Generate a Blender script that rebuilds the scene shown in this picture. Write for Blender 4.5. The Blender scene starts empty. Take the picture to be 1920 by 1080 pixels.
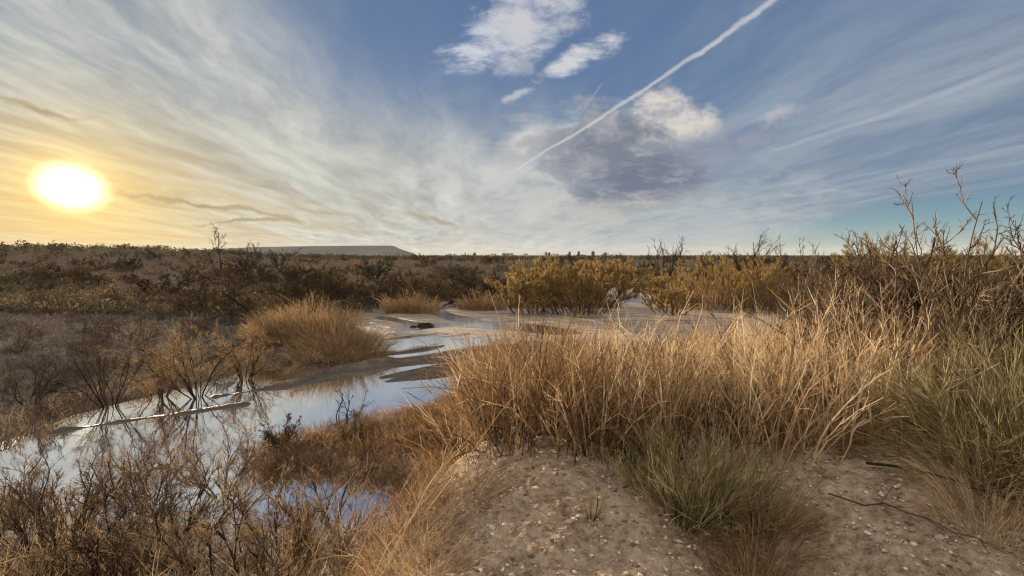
import bpy, math
import numpy as np

# ------------------------------------------------------------------ camera, sky, sun, exposure
scene = bpy.context.scene
FPX = 960.0                      # focal length in pixels of a 1920 px wide frame (90 degrees across)
HOR = 478.0                      # row of the horizon
EYE = 3.0                        # camera height above the water level (z = 0)
PITCH = math.atan((540 - HOR) / FPX)
cam_data = bpy.data.cameras.new("camera")
cam = bpy.data.objects.new("camera", cam_data)
scene.collection.objects.link(cam)
cam.location = (0, 0, EYE)
cam.rotation_euler = (math.radians(90) - PITCH, 0, 0)
cam_data.sensor_width = 36.0
cam_data.lens = 18.0
cam_data.clip_start = 0.05
cam_data.clip_end = 20000
scene.camera = cam
scene.view_settings.view_transform = 'Standard'
scene.view_settings.look = 'None'
scene.view_settings.gamma = 1.0
scene.view_settings.exposure = 1.2
scene.cycles.use_denoising = True; scene.cycles.denoiser = 'OPENIMAGEDENOISE'; scene.cycles.denoising_prefilter = 'ACCURATE'; scene.cycles.pixel_filter_type = 'BLACKMAN_HARRIS'; scene.cycles.filter_width = 1.25
scene.cycles.max_bounces = 6
scene.cycles.transparent_max_bounces = 6

CP, SP = math.cos(PITCH), math.sin(PITCH)
def ray(px, py):
    u = (px - 960) / FPX; v = (540 - py) / FPX
    d = np.array([u, CP + v * SP, v * CP - SP])
    return d / np.linalg.norm(d)
def at(px, py, z=0.0):
    d = ray(px, py); t = (z - EYE) / d[2]
    return d[0] * t, d[1] * t
def at_dist(px, py, y):
    d = ray(px, py); t = y / d[1]
    return d[0] * t, y, EYE + d[2] * t

SUN = ray(130, 351)
SUN_AZ = math.atan2(SUN[0], SUN[1]); SUN_EL = math.radians(9.0)

def lin(r, g, b):
    f = lambda c: (c / 255) / 12.92 if c / 255 <= 0.04045 else ((c / 255 + 0.055) / 1.055) ** 2.4
    return (f(r), f(g), f(b), 1.0)

class NT:
    """small expression builder over a shader node tree"""
    def __init__(self, tree): self.t = tree; self.L = tree.links
    def node(self, kind, **kw):
        n = self.t.nodes.new(kind)
        for k, v in kw.items(): setattr(n, k, v)
        return n
    def put(self, sock, val):
        if isinstance(val, S): self.L.new(val.s, sock)
        elif hasattr(val, 'is_linked') : self.L.new(val, sock)
        else: sock.default_value = val
    def math(self, op, a, b=None, c=None, clamp=False):
        n = self.node('ShaderNodeMath', operation=op, use_clamp=clamp)
        for i, v in enumerate((a, b, c)):
            if v is not None: self.put(n.inputs[i], v)
        return S(self, n.outputs[0])
    def ss(self, lo, hi, x):
        n = self.node('ShaderNodeMapRange', interpolation_type='SMOOTHSTEP', clamp=True)
        self.put(n.inputs[0], x); n.inputs[1].default_value = lo; n.inputs[2].default_value = hi
        n.inputs[3].default_value = 0; n.inputs[4].default_value = 1
        return S(self, n.outputs[0])
    def vec(self, x, y, z=0.0):
        n = self.node('ShaderNodeCombineXYZ')
        for i, v in enumerate((x, y, z)): self.put(n.inputs[i], v)
        return S(self, n.outputs[0])
    def noise(self, vec, scale=1.0, detail=4.0, rough=0.55, dist=0.0):
        n = self.node('ShaderNodeTexNoise', noise_dimensions='3D')
        self.put(n.inputs['Vector'], vec); n.inputs['Scale'].default_value = scale
        n.inputs['Detail'].default_value = detail; n.inputs['Roughness'].default_value = rough
        n.inputs['Distortion'].default_value = dist
        return S(self, n.outputs[0])
    def mix(self, f, a, b):
        n = self.node('ShaderNodeMix', data_type='RGBA', clamp_factor=True)
        self.put(n.inputs[0], f); self.put(n.inputs[6], a); self.put(n.inputs[7], b)
        return S(self, n.outputs[2])
    def blend(self, kind, f, a, b):
        n = self.node('ShaderNodeMix', data_type='RGBA', blend_type=kind, clamp_factor=False)
        self.put(n.inputs[0], f); self.put(n.inputs[6], a); self.put(n.inputs[7], b)
        return S(self, n.outputs[2])
    def ramp(self, x, stops, interp='LINEAR'):
        n = self.node('ShaderNodeValToRGB'); e = n.color_ramp.elements
        n.color_ramp.interpolation = interp
        while len(e) < len(stops): e.new(0.5)
        for k, (p, c) in enumerate(stops):
            e[k].position = p; e[k].color = c if not isinstance(c, (int, float)) else (c, c, c, 1)
        self.put(n.inputs[0], x)
        return S(self, n.outputs[0])
class S:
    def __init__(self, nt, s): self.nt, self.s = nt, s
    def __add__(self, o): return self.nt.math('ADD', self, o)
    __radd__ = __add__
    def __sub__(self, o): return self.nt.math('SUBTRACT', self, o)
    def __rsub__(self, o): return self.nt.math('SUBTRACT', o, self)
    def __mul__(self, o): return self.nt.math('MULTIPLY', self, o)
    __rmul__ = __mul__
    def __truediv__(self, o): return self.nt.math('DIVIDE', self, o)
    def __rtruediv__(self, o): return self.nt.math('DIVIDE', o, self)
    def clamp(self): return self.nt.math('ADD', self, 0.0, clamp=True)

def build_world():
    w = bpy.data.worlds.new("World"); scene.world = w; w.use_nodes = True
    t = w.node_tree; t.nodes.clear(); N = NT(t)
    tc = N.node('ShaderNodeTexCoord')
    sep = N.node('ShaderNodeSeparateXYZ'); t.links.new(tc.outputs['Generated'], sep.inputs[0])
    X, Y, Z = (S(N, sep.outputs[i]) for i in range(3))
    sky = N.node('ShaderNodeTexSky', sky_type='NISHITA', sun_disc=False)
    sky.sun_elevation = SUN_EL; sky.sun_rotation = SUN_AZ
    sky.air_density = 1.0; sky.dust_density = 0.6; sky.ozone_density = 2.0
    Zp = N.math('MAXIMUM', Z, 0.0)
    Yp = N.math('MAXIMUM', Y, 0.05)
    u = X / Yp; v = Z / Yp                                # gnomonic sky coordinates looking north
    front = N.ss(0.05, 0.3, Y)
    # cloud sheet on a plane overhead
    k = 1.0 / (Zp + 0.05)
    cx = X * k; cy = Y * k
    a0 = cx + 0.09 * cy
    warp = N.noise(N.vec(a0 * 0.45, cy * 0.22, 3.1), 1.0, 3)
    warp2 = N.noise(N.vec(a0 * 1.3, cy * 0.9, 8.1), 1.0, 3)
    a = a0 + 0.9 * (warp - 0.5) + 0.35 * (warp2 - 0.5)
    big = N.noise(N.vec(a * 0.8, cy * 0.22, 0.7), 1.0, 3, 0.5)
    s1 = N.noise(N.vec(a * 2.0, cy * 0.26, 1.3), 1.0, 5, 0.55)
    s2 = N.noise(N.vec(a * 4.2, cy * 0.9, 5.9), 1.0, 7, 0.60)
    fine0 = N.noise(N.vec(a * 15.0, cy * 5.0, 2.2), 1.0, 5, 0.65)
    fine = 0.5 + (fine0 - 0.5) * N.ss(5.0, 1.5, cy)
    left = N.ss(-0.35, -1.15, a)                           # thick sheet towards the sun
    right = N.ss(0.15, 2.4, a) * (1.0 - N.ss(4.7, 5.9, a0 + 0.5 * (warp2 - 0.5)))
    low = N.ss(1.7, 4.8, cy - 0.35 * a0) * (1.0 - N.ss(4.7, 5.9, a0 + 0.3 * (warp2 - 0.5)))
    env = N.math('MAXIMUM', N.math('MAXIMUM', left * 0.95, right * 0.82), low * 0.90)
    tex = 0.60 * s1 + 0.40 * s2 + 0.22 * fine + 0.38 * big
    dens = (env * (0.50 + 0.52 * N.ss(0.46, 1.0, tex)) * (0.72 + 0.55 * big) + 0.12 * s1).clamp()
    # angle to the sun
    sd = X * float(SUN[0]) + Y * float(SUN[1]) + Z * float(SUN[2])
    ang = N.math('ARCCOSINE', N.math('MINIMUM', sd, 0.99999)) * (180 / math.pi)
    # clear sky: Nishita, deepened
    base_n = N.blend('MULTIPLY', 1.0, S(N, sky.outputs[0]), (0.085, 0.085, 0.085, 1))
    grad = N.ramp(Zp, [(0.0, lin(172, 186, 180)), (0.05, lin(112, 156, 172)), (0.10, lin(66, 124, 160)), (0.17, lin(70, 114, 158)),
                       (0.32, lin(80, 111, 157)), (0.6, lin(92, 114, 152)), (1.0, lin(60, 80, 130))])
    base = N.mix(0.85, base_n, grad)
    # warm haze low around the sun
    warm = N.ss(62, 6, ang) * N.ss(0.30, 0.02, Zp)
    angc = ang + Zp * 42.0
    base = N.mix(warm * 0.95, base, N.ramp(ang / 70, [(0.0, lin(238, 190, 92)), (0.25, lin(232, 186, 108)),
                                                     (0.55, lin(220, 198, 146)), (1.0, lin(190, 190, 175))]))
    # cloud colour
    lit = N.ramp(angc / 120, [(0.0, lin(250, 214, 130)), (0.07, lin(246, 224, 170)), (0.14, lin(228, 226, 210)),
                             (0.36, lin(214, 215, 209)), (0.55, lin(172, 183, 190)), (1.0, lin(128, 146, 168))])
    shade = N.ramp(angc / 120, [(0.0, lin(225, 180, 95)), (0.10, lin(186, 172, 134)), (0.19, lin(152, 158, 156)),
                               (0.4, lin(136, 148, 160)), (0.6, lin(112, 128, 150)), (1.0, lin(95, 112, 140))])
    hi = N.ss(0.22, 0.78, 0.55 * s2 + 0.45 * s1 + 0.25 * (fine - 0.5))
    cloud = N.mix(hi, shade, lit)
    col = N.mix(dens, base, cloud)
    # dark thin streaks in the sheet near the sun
    st = N.ss(0.56, 0.72, N.noise(N.vec(a * 3.4 + 4.0, cy * 0.9, 9.4), 1.0, 5, 0.6)) * left
    col = N.mix(st * 0.6, col, shade)
    # small cumulus: soft ellipses broken by noise, placed by direction
    wu = N.noise(N.vec(u, v, 4.0), 6.0, 6, 0.6); wv = N.noise(N.vec(u, v, 7.0), 6.0, 6, 0.6)
    uu = u + 0.10 * (wu - 0.5); vv = v + 0.08 * (wv - 0.5)
    puff = N.noise(N.vec(u, v * 1.6, 1.0), 11.0, 10, 0.64, 0.15)
    puff2 = N.noise(N.vec(u * 0.7, v * 2.2, 2.0), 16.0, 10, 0.68, 0.2)
    def ell(px, py, rx, ry, rot=0.0):
        d = ray(px, py); uc, vc = d[0] / d[1], d[2] / d[1]
        c, s_ = math.cos(math.radians(rot)), math.sin(math.radians(rot))
        du = uu - uc; dv = vv - vc
        e1 = (du * c + dv * s_) / (rx / FPX); e2 = (dv * c - du * s_) / (ry / FPX)
        return N.math('SQRT', e1 * e1 + e2 * e2)
    def over(col, px, py, rx, ry, rot, dark, light, k=1.0, soft=0.9, tex=puff, th=0.42, lo=0.0):
        e = ell(px, py, rx, ry, rot)
        m = N.ss(1.0 + 0.40 * soft, 1.0 - 0.8 * soft, e + 2.7 * (0.50 - tex)) * front * k
        sh = N.ss(th - 0.12, th + 0.14, tex + lo)
        return N.mix(m, col, N.mix(sh, dark, light))
    W_ = lin(196, 198, 204)
    col = over(col, 1000, 0, 95, 60, 20, lin(152, 162, 184), W_, 0.95)
    col = over(col, 950, 60, 55, 70, -10, lin(150, 160, 182), W_, 0.9, 0.95)
    col = over(col, 895, 95, 34, 60, -65, lin(120, 135, 170), lin(205, 210, 218), 0.9, 0.95, puff2, 0.5)
    col = over(col, 1020, 80, 46, 18, 30, lin(150, 160, 182), lin(205, 210, 216), 0.7, 0.95, puff2, 0.5)
    col = over(col, 1090, 108, 80, 20, 27, lin(145, 155, 180), lin(206, 208, 212), 0.95, 0.9, puff2)
    col = over(col, 980, 182, 30, 9, 28, W_, W_, 0.7, 0.95, puff2)
    col = over(col, 992, 268, 32, 20, 35, lin(170, 172, 182), lin(212, 208, 204), 1.0, 0.9)
    col = over(col, 1060, 345, 190, 110, 10, lin(168, 174, 182), lin(196, 196, 194), 0.75, 0.9, puff2)
    col = over(col, 1330, 420, 230, 60, 12, lin(160, 170, 180), lin(184, 188, 190), 0.6, 0.95, puff2)
    col = over(col, 1165, 285, 160, 78, 6, lin(118, 125, 141), lin(166, 169, 175), 1.0, 0.45, puff, 0.52)
    col = over(col, 1255, 222, 82, 44, -8, lin(160, 162, 172), lin(214, 208, 200), 1.0, 0.85, puff, 0.46)
    col = over(col, 1320, 285, 70, 34, 30, lin(112, 122, 150), lin(140, 148, 168), 0.9, 0.95)
    col = over(col, 1200, 345, 125, 50, 14, lin(106, 115, 136), lin(142, 149, 162), 1.0, 0.45, puff2, 0.55)
    col = over(col, 1110, 400, 165, 24, 14, lin(132, 142, 160), lin(190, 188, 182), 0.8, 0.95, puff2)
    col = over(col, 1455, 225, 50, 18, 32, lin(150, 156, 170), lin(182, 186, 194), 0.8, 0.95)
    col = over(col, 1405, 262, 110, 12, 25, lin(108, 118, 146), lin(140, 150, 168), 0.8, 0.95)
    # thin dark bars above the horizon by the sun
    for (px, py, rx, ry, rot, k) in ((390, 388, 200, 5, -9, 0.55), (450, 420, 90, 3.5, 4, 0.6), (815, 411, 50, 4, -8, 0.5),
                                     (70, 205, 80, 7, -14, 0.5), (600, 395, 70, 4, -8, 0.3)):
        col = over(col, px, py, rx, ry, rot, lin(138, 126, 106), lin(176, 156, 118), min(1.0, k * 1.5), 0.95, puff2)
    # contrails
    def trail(col, p0, p1, wpx, k, wob=0.01, cc=lin(205, 206, 208), arc=0.03):
        d0, d1 = ray(*p0), ray(*p1)
        x0, y0, x1, y1 = d0[0] / d0[1], d0[2] / d0[1], d1[0] / d1[1], d1[2] / d1[1]
        l = math.hypot(x1 - x0, y1 - y0); tx, ty = (x1 - x0) / l, (y1 - y0) / l
        n = N.noise(N.vec(u, v, 11.0), 9.0, 5, 0.65)
        du = u - x0; dv = v - y0
        along = (du * tx + dv * ty) / l
        bow = arc * along * (1.0 - along)
        acr = N.math('ABSOLUTE', dv * tx - du * ty + bow + wob * (n - 0.5))
        m = N.ss(1.0, 0.15, acr / ((wpx / FPX) * (0.40 + 0.75 * along))) * N.ss(-0.02, 0.04, along) * N.ss(1.3, 1.0, along)
        return N.mix(m * front * k * (0.30 + 1.1 * n), col, cc)
    col = trail(col, (960, 322), (1450, 0), 7.0, 0.75, 0.022)
    col = trail(col, (1440, 285), (1860, 140), 9, 0.65, 0.015, lin(165, 175, 188), 0.02)
    col = trail(col, (1082, 222), (1122, 166), 3, 0.2, 0.004, arc=0.0)
    # glare of the veiled sun: an oval a few degrees wide
    d = SUN; uc, vc = d[0] / d[1], d[2] / d[1]
    c, s_ = math.cos(math.radians(-10)), math.sin(math.radians(-10))
    e1 = ((u - uc) * c + (v - vc) * s_) / 0.066; e2 = ((v - vc) * c - (u - uc) * s_) / 0.040
    e = N.math('SQRT', e1 * e1 + e2 * e2 + 0.0001)
    core = N.ss(1.45, 0.15, e + 0.25 * (puff - 0.5)) * front
    halo = N.math('EXPONENT', e * -0.85) * front
    col = N.blend('ADD', 1.0, col, N.blend('MULTIPLY', 1.0, N.vec(halo, halo, halo), (0.80, 0.50, 0.10, 1)))
    col = N.blend('ADD', 1.0, col, N.blend('MULTIPLY', 1.0, N.vec(core, core, core), (2.6, 2.2, 1.5, 1)))
    fill_veil = N.math('MAXIMUM', N.ss(0.12, -0.25, Y), N.ss(0.44, 0.53, Z))  # added bright sky, unseen behind and overhead, lifts ambient light on the foreground
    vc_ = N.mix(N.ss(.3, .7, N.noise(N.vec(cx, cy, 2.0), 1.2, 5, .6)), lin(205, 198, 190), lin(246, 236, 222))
    col = N.mix(fill_veil * 0.9, col, N.blend('MULTIPLY', 1.0, vc_, (1.25, 1.22, 1.18, 1)))
    # light from below the horizon is the ground's own dim bounce
    col = N.mix(N.ss(0.0, -0.06, Z), col, lin(80, 72, 62))
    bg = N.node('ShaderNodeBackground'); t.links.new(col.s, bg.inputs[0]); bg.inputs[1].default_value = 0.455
    out = N.node('ShaderNodeOutputWorld'); t.links.new(bg.outputs[0], out.inputs[0])
    w.cycles.sampling_method = 'MANUAL'; w.cycles.sample_map_resolution = 1024
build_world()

sun_data = bpy.data.lights.new("sun", 'SUN')
sun_data.energy = 5.0; sun_data.angle = math.radians(0.8); sun_data.color = (1.0, 0.80, 0.55)
sun = bpy.data.objects.new("sun", sun_data); scene.collection.objects.link(sun)
from mathutils import Vector
sun.rotation_euler = Vector((-math.sin(SUN_AZ) * math.cos(SUN_EL), -math.cos(SUN_AZ) * math.cos(SUN_EL), -math.sin(SUN_EL))).to_track_quat('-Z', 'Y').to_euler()
sun.location = (-40, 40, 30)

# ------------------------------------------------------------------ helpers
rng = np.random.default_rng(7)
def vnoise(x, y, seed=0):
    xi = np.floor(x).astype(np.int64); yi = np.floor(y).astype(np.int64)
    fx = x - xi; fy = y - yi
    fx = fx * fx * (3 - 2 * fx); fy = fy * fy * (3 - 2 * fy)
    def h(a, b):
        n = (a * 374761393 + b * 668265263 + seed * 1442695041) & 0xFFFFFFFF
        n = ((n ^ (n >> 13)) * 1274126177) & 0xFFFFFFFF
        return ((n ^ (n >> 16)) & 0xFFFF) / 65535.0
    a = h(xi, yi); b = h(xi + 1, yi); c = h(xi, yi + 1); d = h(xi + 1, yi + 1)
    return (a + (b - a) * fx) * (1 - fy) + (c + (d - c) * fx) * fy
def fbm(x, y, seed=0, octv=4, gain=0.5):
    t = 0; amp = 1.0; tot = 0
    for i in range(octv):
        t = t + amp * vnoise(x * 2 ** i, y * 2 ** i, seed + i * 17); tot += amp; amp *= gain
    return t / tot - 0.5
def sstep(lo, hi, x):
    t = np.clip((x - lo) / (hi - lo), 0, 1); return t * t * (3 - 2 * t)
def sdf(poly, x, y):
    """signed distance to a polygon in plan, positive inside"""
    p = np.asarray(poly, float); q = np.roll(p, -1, 0)
    best = np.full(x.shape, 1e18); inside = np.zeros(x.shape, bool)
    for (ax, ay), (bx, by) in zip(p, q):
        ex, ey = bx - ax, by - ay
        t = np.clip(((x - ax) * ex + (y - ay) * ey) / (ex * ex + ey * ey + 1e-12), 0, 1)
        best = np.minimum(best, (x - ax - t * ex) ** 2 + (y - ay - t * ey) ** 2)
        if ay != by:
            hit = ((ay > y) != (by > y)) & (x < (bx - ax) * (y - ay) / (by - ay) + ax)
            inside ^= hit
    d = np.sqrt(best)
    return np.where(inside, d, -d)
def linedist(pts, x, y):
    best = np.full(x.shape, 1e18)
    for (ax, ay), (bx, by) in zip(pts[:-1], pts[1:]):
        ex, ey = bx - ax, by - ay
        t = np.clip(((x - ax) * ex + (y - ay) * ey) / (ex * ex + ey * ey + 1e-12), 0, 1)
        best = np.minimum(best, (x - ax - t * ex) ** 2 + (y - ay - t * ey) ** 2)
    return np.sqrt(best)

def link(o, parent=None):
    scene.collection.objects.link(o)
    if parent: o.parent = parent
    return o
def tag(o, label=None, cat=None, group=None, kind=None):
    if label: o['label'] = label
    if cat: o['category'] = cat
    if group: o['group'] = group
    if kind: o['kind'] = kind
    return o
def thing(name, label, cat, loc, group=None):
    o = bpy.data.objects.new(name, None); o.empty_display_size = 0.1
    o.location = loc; link(o)
    return tag(o, label, cat, group)
def copy_thing(root, loc, rotz, scl, label=None):
    c = root.copy(); scene.collection.objects.link(c)
    for ch in root.children:
        d = ch.copy(); scene.collection.objects.link(d); d.parent = c
    c.location = loc; c.rotation_euler = (0, 0, rotz); c.scale = (scl, scl, scl)
    if label: c['label'] = label
    return c

class Geo:
    """collects quads/triangles as arrays and builds ONE mesh object"""
    def __init__(self): self.v = []; self.f4 = []; self.f3 = []; self.t = []; self.n = 0
    def add(self, v, f, tint):
        v = np.asarray(v, np.float32).reshape(-1, 3); f = np.asarray(f, np.int64)
        (self.f4 if f.shape[-1] == 4 else self.f3).append(f.reshape(-1, f.shape[-1]) + self.n)
        self.v.append(v); self.t.append(np.broadcast_to(np.asarray(tint, np.float32), (len(v),)))
        self.n += len(v)
    def tubes(self, P, R, sides=3, tint=None):
        """P (N,K,3) centre lines, R (N,K) radii; sides 2 gives a flat ribbon"""
        N_, K = P.shape[:2]
        if N_ == 0: return
        T = np.gradient(P, axis=1); T /= np.linalg.norm(T, axis=2, keepdims=True) + 1e-9
        ref = rng.normal(size=(N_, 1, 3)); ref /= np.linalg.norm(ref, axis=2, keepdims=True)
        A = np.cross(T, np.broadcast_to(ref, T.shape)); A /= np.linalg.norm(A, axis=2, keepdims=True) + 1e-9
        B = np.cross(T, A)
        V = []
        for s in range(sides):
            th = 2 * math.pi * s / sides
            V.append(P + R[..., None] * (A * math.cos(th) + B * math.sin(th)))
        V = np.stack(V, 2)                                     # N,K,sides,3
        idx = np.arange(N_ * K * sides).reshape(N_, K, sides)
        if sides == 2:
            F = np.stack([idx[:, :-1, 0], idx[:, :-1, 1], idx[:, 1:, 1], idx[:, 1:, 0]], -1)
        else:
            nx = np.roll(idx, -1, 2)
            F = np.stack([idx[:, :-1], nx[:, :-1], nx[:, 1:], idx[:, 1:]], -1)
        if tint is None: tint = rng.random(N_)
        self.add(V, F, np.repeat(np.asarray(tint), K * sides))
    def bits(self, C, D, L, W, tint=None):
        """rhombic leaves: centres C, directions D, length L, width W"""
        N_ = len(C)
        if N_ == 0: return
        D = D / (np.linalg.norm(D, axis=1, keepdims=True) + 1e-9)
        A = np.cross(D, rng.normal(size=(N_, 3))); A /= np.linalg.norm(A, axis=1, keepdims=True) + 1e-9
        L = np.broadcast_to(L, (N_,))[:, None]; W = np.broadcast_to(W, (N_,))[:, None]
        V = np.stack([C - D * L / 2, C + A * W / 2, C + D * L / 2, C - A * W / 2], 1)
        if tint is None: tint = rng.random(N_)
        self.add(V, np.arange(N_ * 4).reshape(N_, 4), np.repeat(np.asarray(tint), 4))
    def build(self, name, mat, parent=None, smooth=False):
        me = bpy.data.meshes.new(name)
        v = np.concatenate(self.v); f4 = np.concatenate(self.f4) if self.f4 else np.zeros((0, 4), int)
        f3 = np.concatenate(self.f3) if self.f3 else np.zeros((0, 3), int)
        me.vertices.add(len(v)); me.vertices.foreach_set('co', v.ravel())
        li = np.concatenate([f4.ravel(), f3.ravel()]).astype(np.int32)
        me.loops.add(len(li)); me.loops.foreach_set('vertex_index', li)
        st = np.concatenate([np.arange(len(f4)) * 4, len(f4) * 4 + np.arange(len(f3)) * 3]).astype(np.int32)
        me.polygons.add(len(st)); me.polygons.foreach_set('loop_start', st)
        if smooth: me.polygons.foreach_set('use_smooth', np.ones(len(st), bool))
        at_ = me.attributes.new('tint', 'FLOAT', 'POINT'); at_.data.foreach_set('value', np.concatenate(self.t).astype(np.float32))
        me.update(); me.validate()
        me.materials.append(mat)
        return link(bpy.data.objects.new(name, me), parent)

# ------------------------------------------------------------------ materials
def new_mat(name):
    m = bpy.data.materials.new(name); m.use_nodes = True
    t = m.node_tree; t.nodes.clear(); return m, NT(t), t
def veg(name, cols, trans=0.3, gloss=0.0):
    """dry stems, twigs and leaves: the colour of each piece picked by its own random number"""
    m, N, t = new_mat(name)
    a = N.node('ShaderNodeAttribute', attribute_name='tint')
    n = len(cols)
    col = N.ramp(a.outputs['Fac'], [(i / max(n - 1, 1), (*c, 1)) for i, c in enumerate(cols)])
    d = N.node('ShaderNodeBsdfDiffuse'); N.put(d.inputs['Color'], col)
    out = N.node('ShaderNodeOutputMaterial'); sh = d
    if trans:
        tr = N.node('ShaderNodeBsdfTranslucent'); N.put(tr.inputs['Color'], col)
        mx = N.node('ShaderNodeMixShader'); mx.inputs[0].default_value = trans
        t.links.new(d.outputs[0], mx.inputs[1]); t.links.new(tr.outputs[0], mx.inputs[2]); sh = mx
    t.links.new(sh.outputs[0], out.inputs[0])
    return m
M_straw = veg('straw', [(.16, .105, .060), (.35, .245, .14), (.54, .41, .26), (.72, .60, .43)], .35)
M_russet = veg('russet weed', [(.075, .043, .025), (.19, .115, .058), (.34, .22, .115), (.50, .36, .21)], .35)
M_tawny = veg('tawny grass', [(.11, .070, .038), (.25, .16, .085), (.40, .27, .15), (.52, .38, .22)], .35)
M_bark_dark = veg('dark bark', [(.022, .015, .011), (.05, .034, .024), (.085, .06, .045)], 0)
M_bark_grey = veg('grey bark', [(.04, .028, .020), (.11, .080, .057), (.21, .16, .115)], 0)
M_bark_pale = veg('pale bark', [(.065, .046, .031), (.16, .116, .078), (.33, .25, .175)], 0)
M_bark_tan = veg('tan bark', [(.06, .042, .028), (.18, .13, .085), (.34, .26, .18)], 0)
M_dark_leaf = veg('dark scrub leaf', [(.028, .020, .014), (.055, .042, .026), (.09, .068, .04)], .2)
M_olive_leaf = veg('olive scrub leaf', [(.045, .040, .018), (.095, .085, .038), (.15, .13, .065)], .25)
M_grey_leaf = veg('grey scrub leaf', [(.05, .045, .038), (.11, .10, .083), (.18, .165, .135)], .2)
M_brown_leaf = veg('brown scrub leaf', [(.05, .033, .020), (.115, .077, .046), (.20, .14, .085)], .25)
M_gold_leaf = veg('golden willow leaf', [(.13, .088, .038), (.31, .21, .080), (.48, .35, .155)], .4)
M_green_gold = veg('yellow green leaf', [(.10, .08, .03), (.23, .18, .065), (.37, .30, .12)], .4)
M_broom = veg('green broom', [(.075, .066, .028), (.20, .17, .075), (.36, .30, .15), (.58, .49, .31)], .35)
M_rust = veg('rust seed', [(.11, .062, .028), (.25, .145, .062), (.40, .25, .12)], .4)
M_litter = veg('dead litter', [(.08, .057, .038), (.21, .152, .098), (.37, .285, .19), (.52, .42, .30)], .2)

# ------------------------------------------------------------------ the lie of the land
BASIN = [(-30, -8), (-14, 2), (-9.5, 5.5), (-7.9, 7.7), (-8.2, 9.7), (-7.4, 11.5), (-6.7, 13.5), (-5.0, 15.0), (-4.3, 16.6), (-5.0, 20),
         (-7.0, 24.5), (-6.0, 27.4), (-5.2, 29.2), (-4.4, 29.9), (-3.4, 29.2), (-2.6, 28.4), (.6, 28), (5.6, 28.6), (6.2, 32), (6.4, 36), (6.8, 43),
         (9.6, 43), (9.2, 35), (9.4, 29.5), (12, 26.0), (16, 24.6), (28, 25), (34, 18), (16, 16.5), (8, 15.2), (2.5, 14.6), (-.3, 13.9), (-.9, 13.1), (-1.2, 11.2),
         (-1.75, 9.7), (-3.0, 8.7), (-3.8, 7.8), (-4.1, 7.1), (-3.5, 6.8), (-2.4, 6.9), (-1.6, 6.5), (-1.0, 6.1), (-.95, 5.4),
         (-1.35, 4.5), (-1.6, 3.2), (-1.7, 1), (-2, -8)]
STREAM_A = [(-4.4, 29.6), (-4.3, 28.4), (-3.9, 26.5), (-2.6, 24.0), (-1.2, 22.6), (0.5, 21.8), (1.8, 20.3)]
STREAM_B = [(-7.0, 25.4), (-6.2, 24.2), (-5.2, 23.4), (-4.4, 22.4)]
STREAM_C = [(-4.0, 21.0), (-2.2, 22.0), (0.2, 21.2), (2.0, 19.6)]
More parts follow.
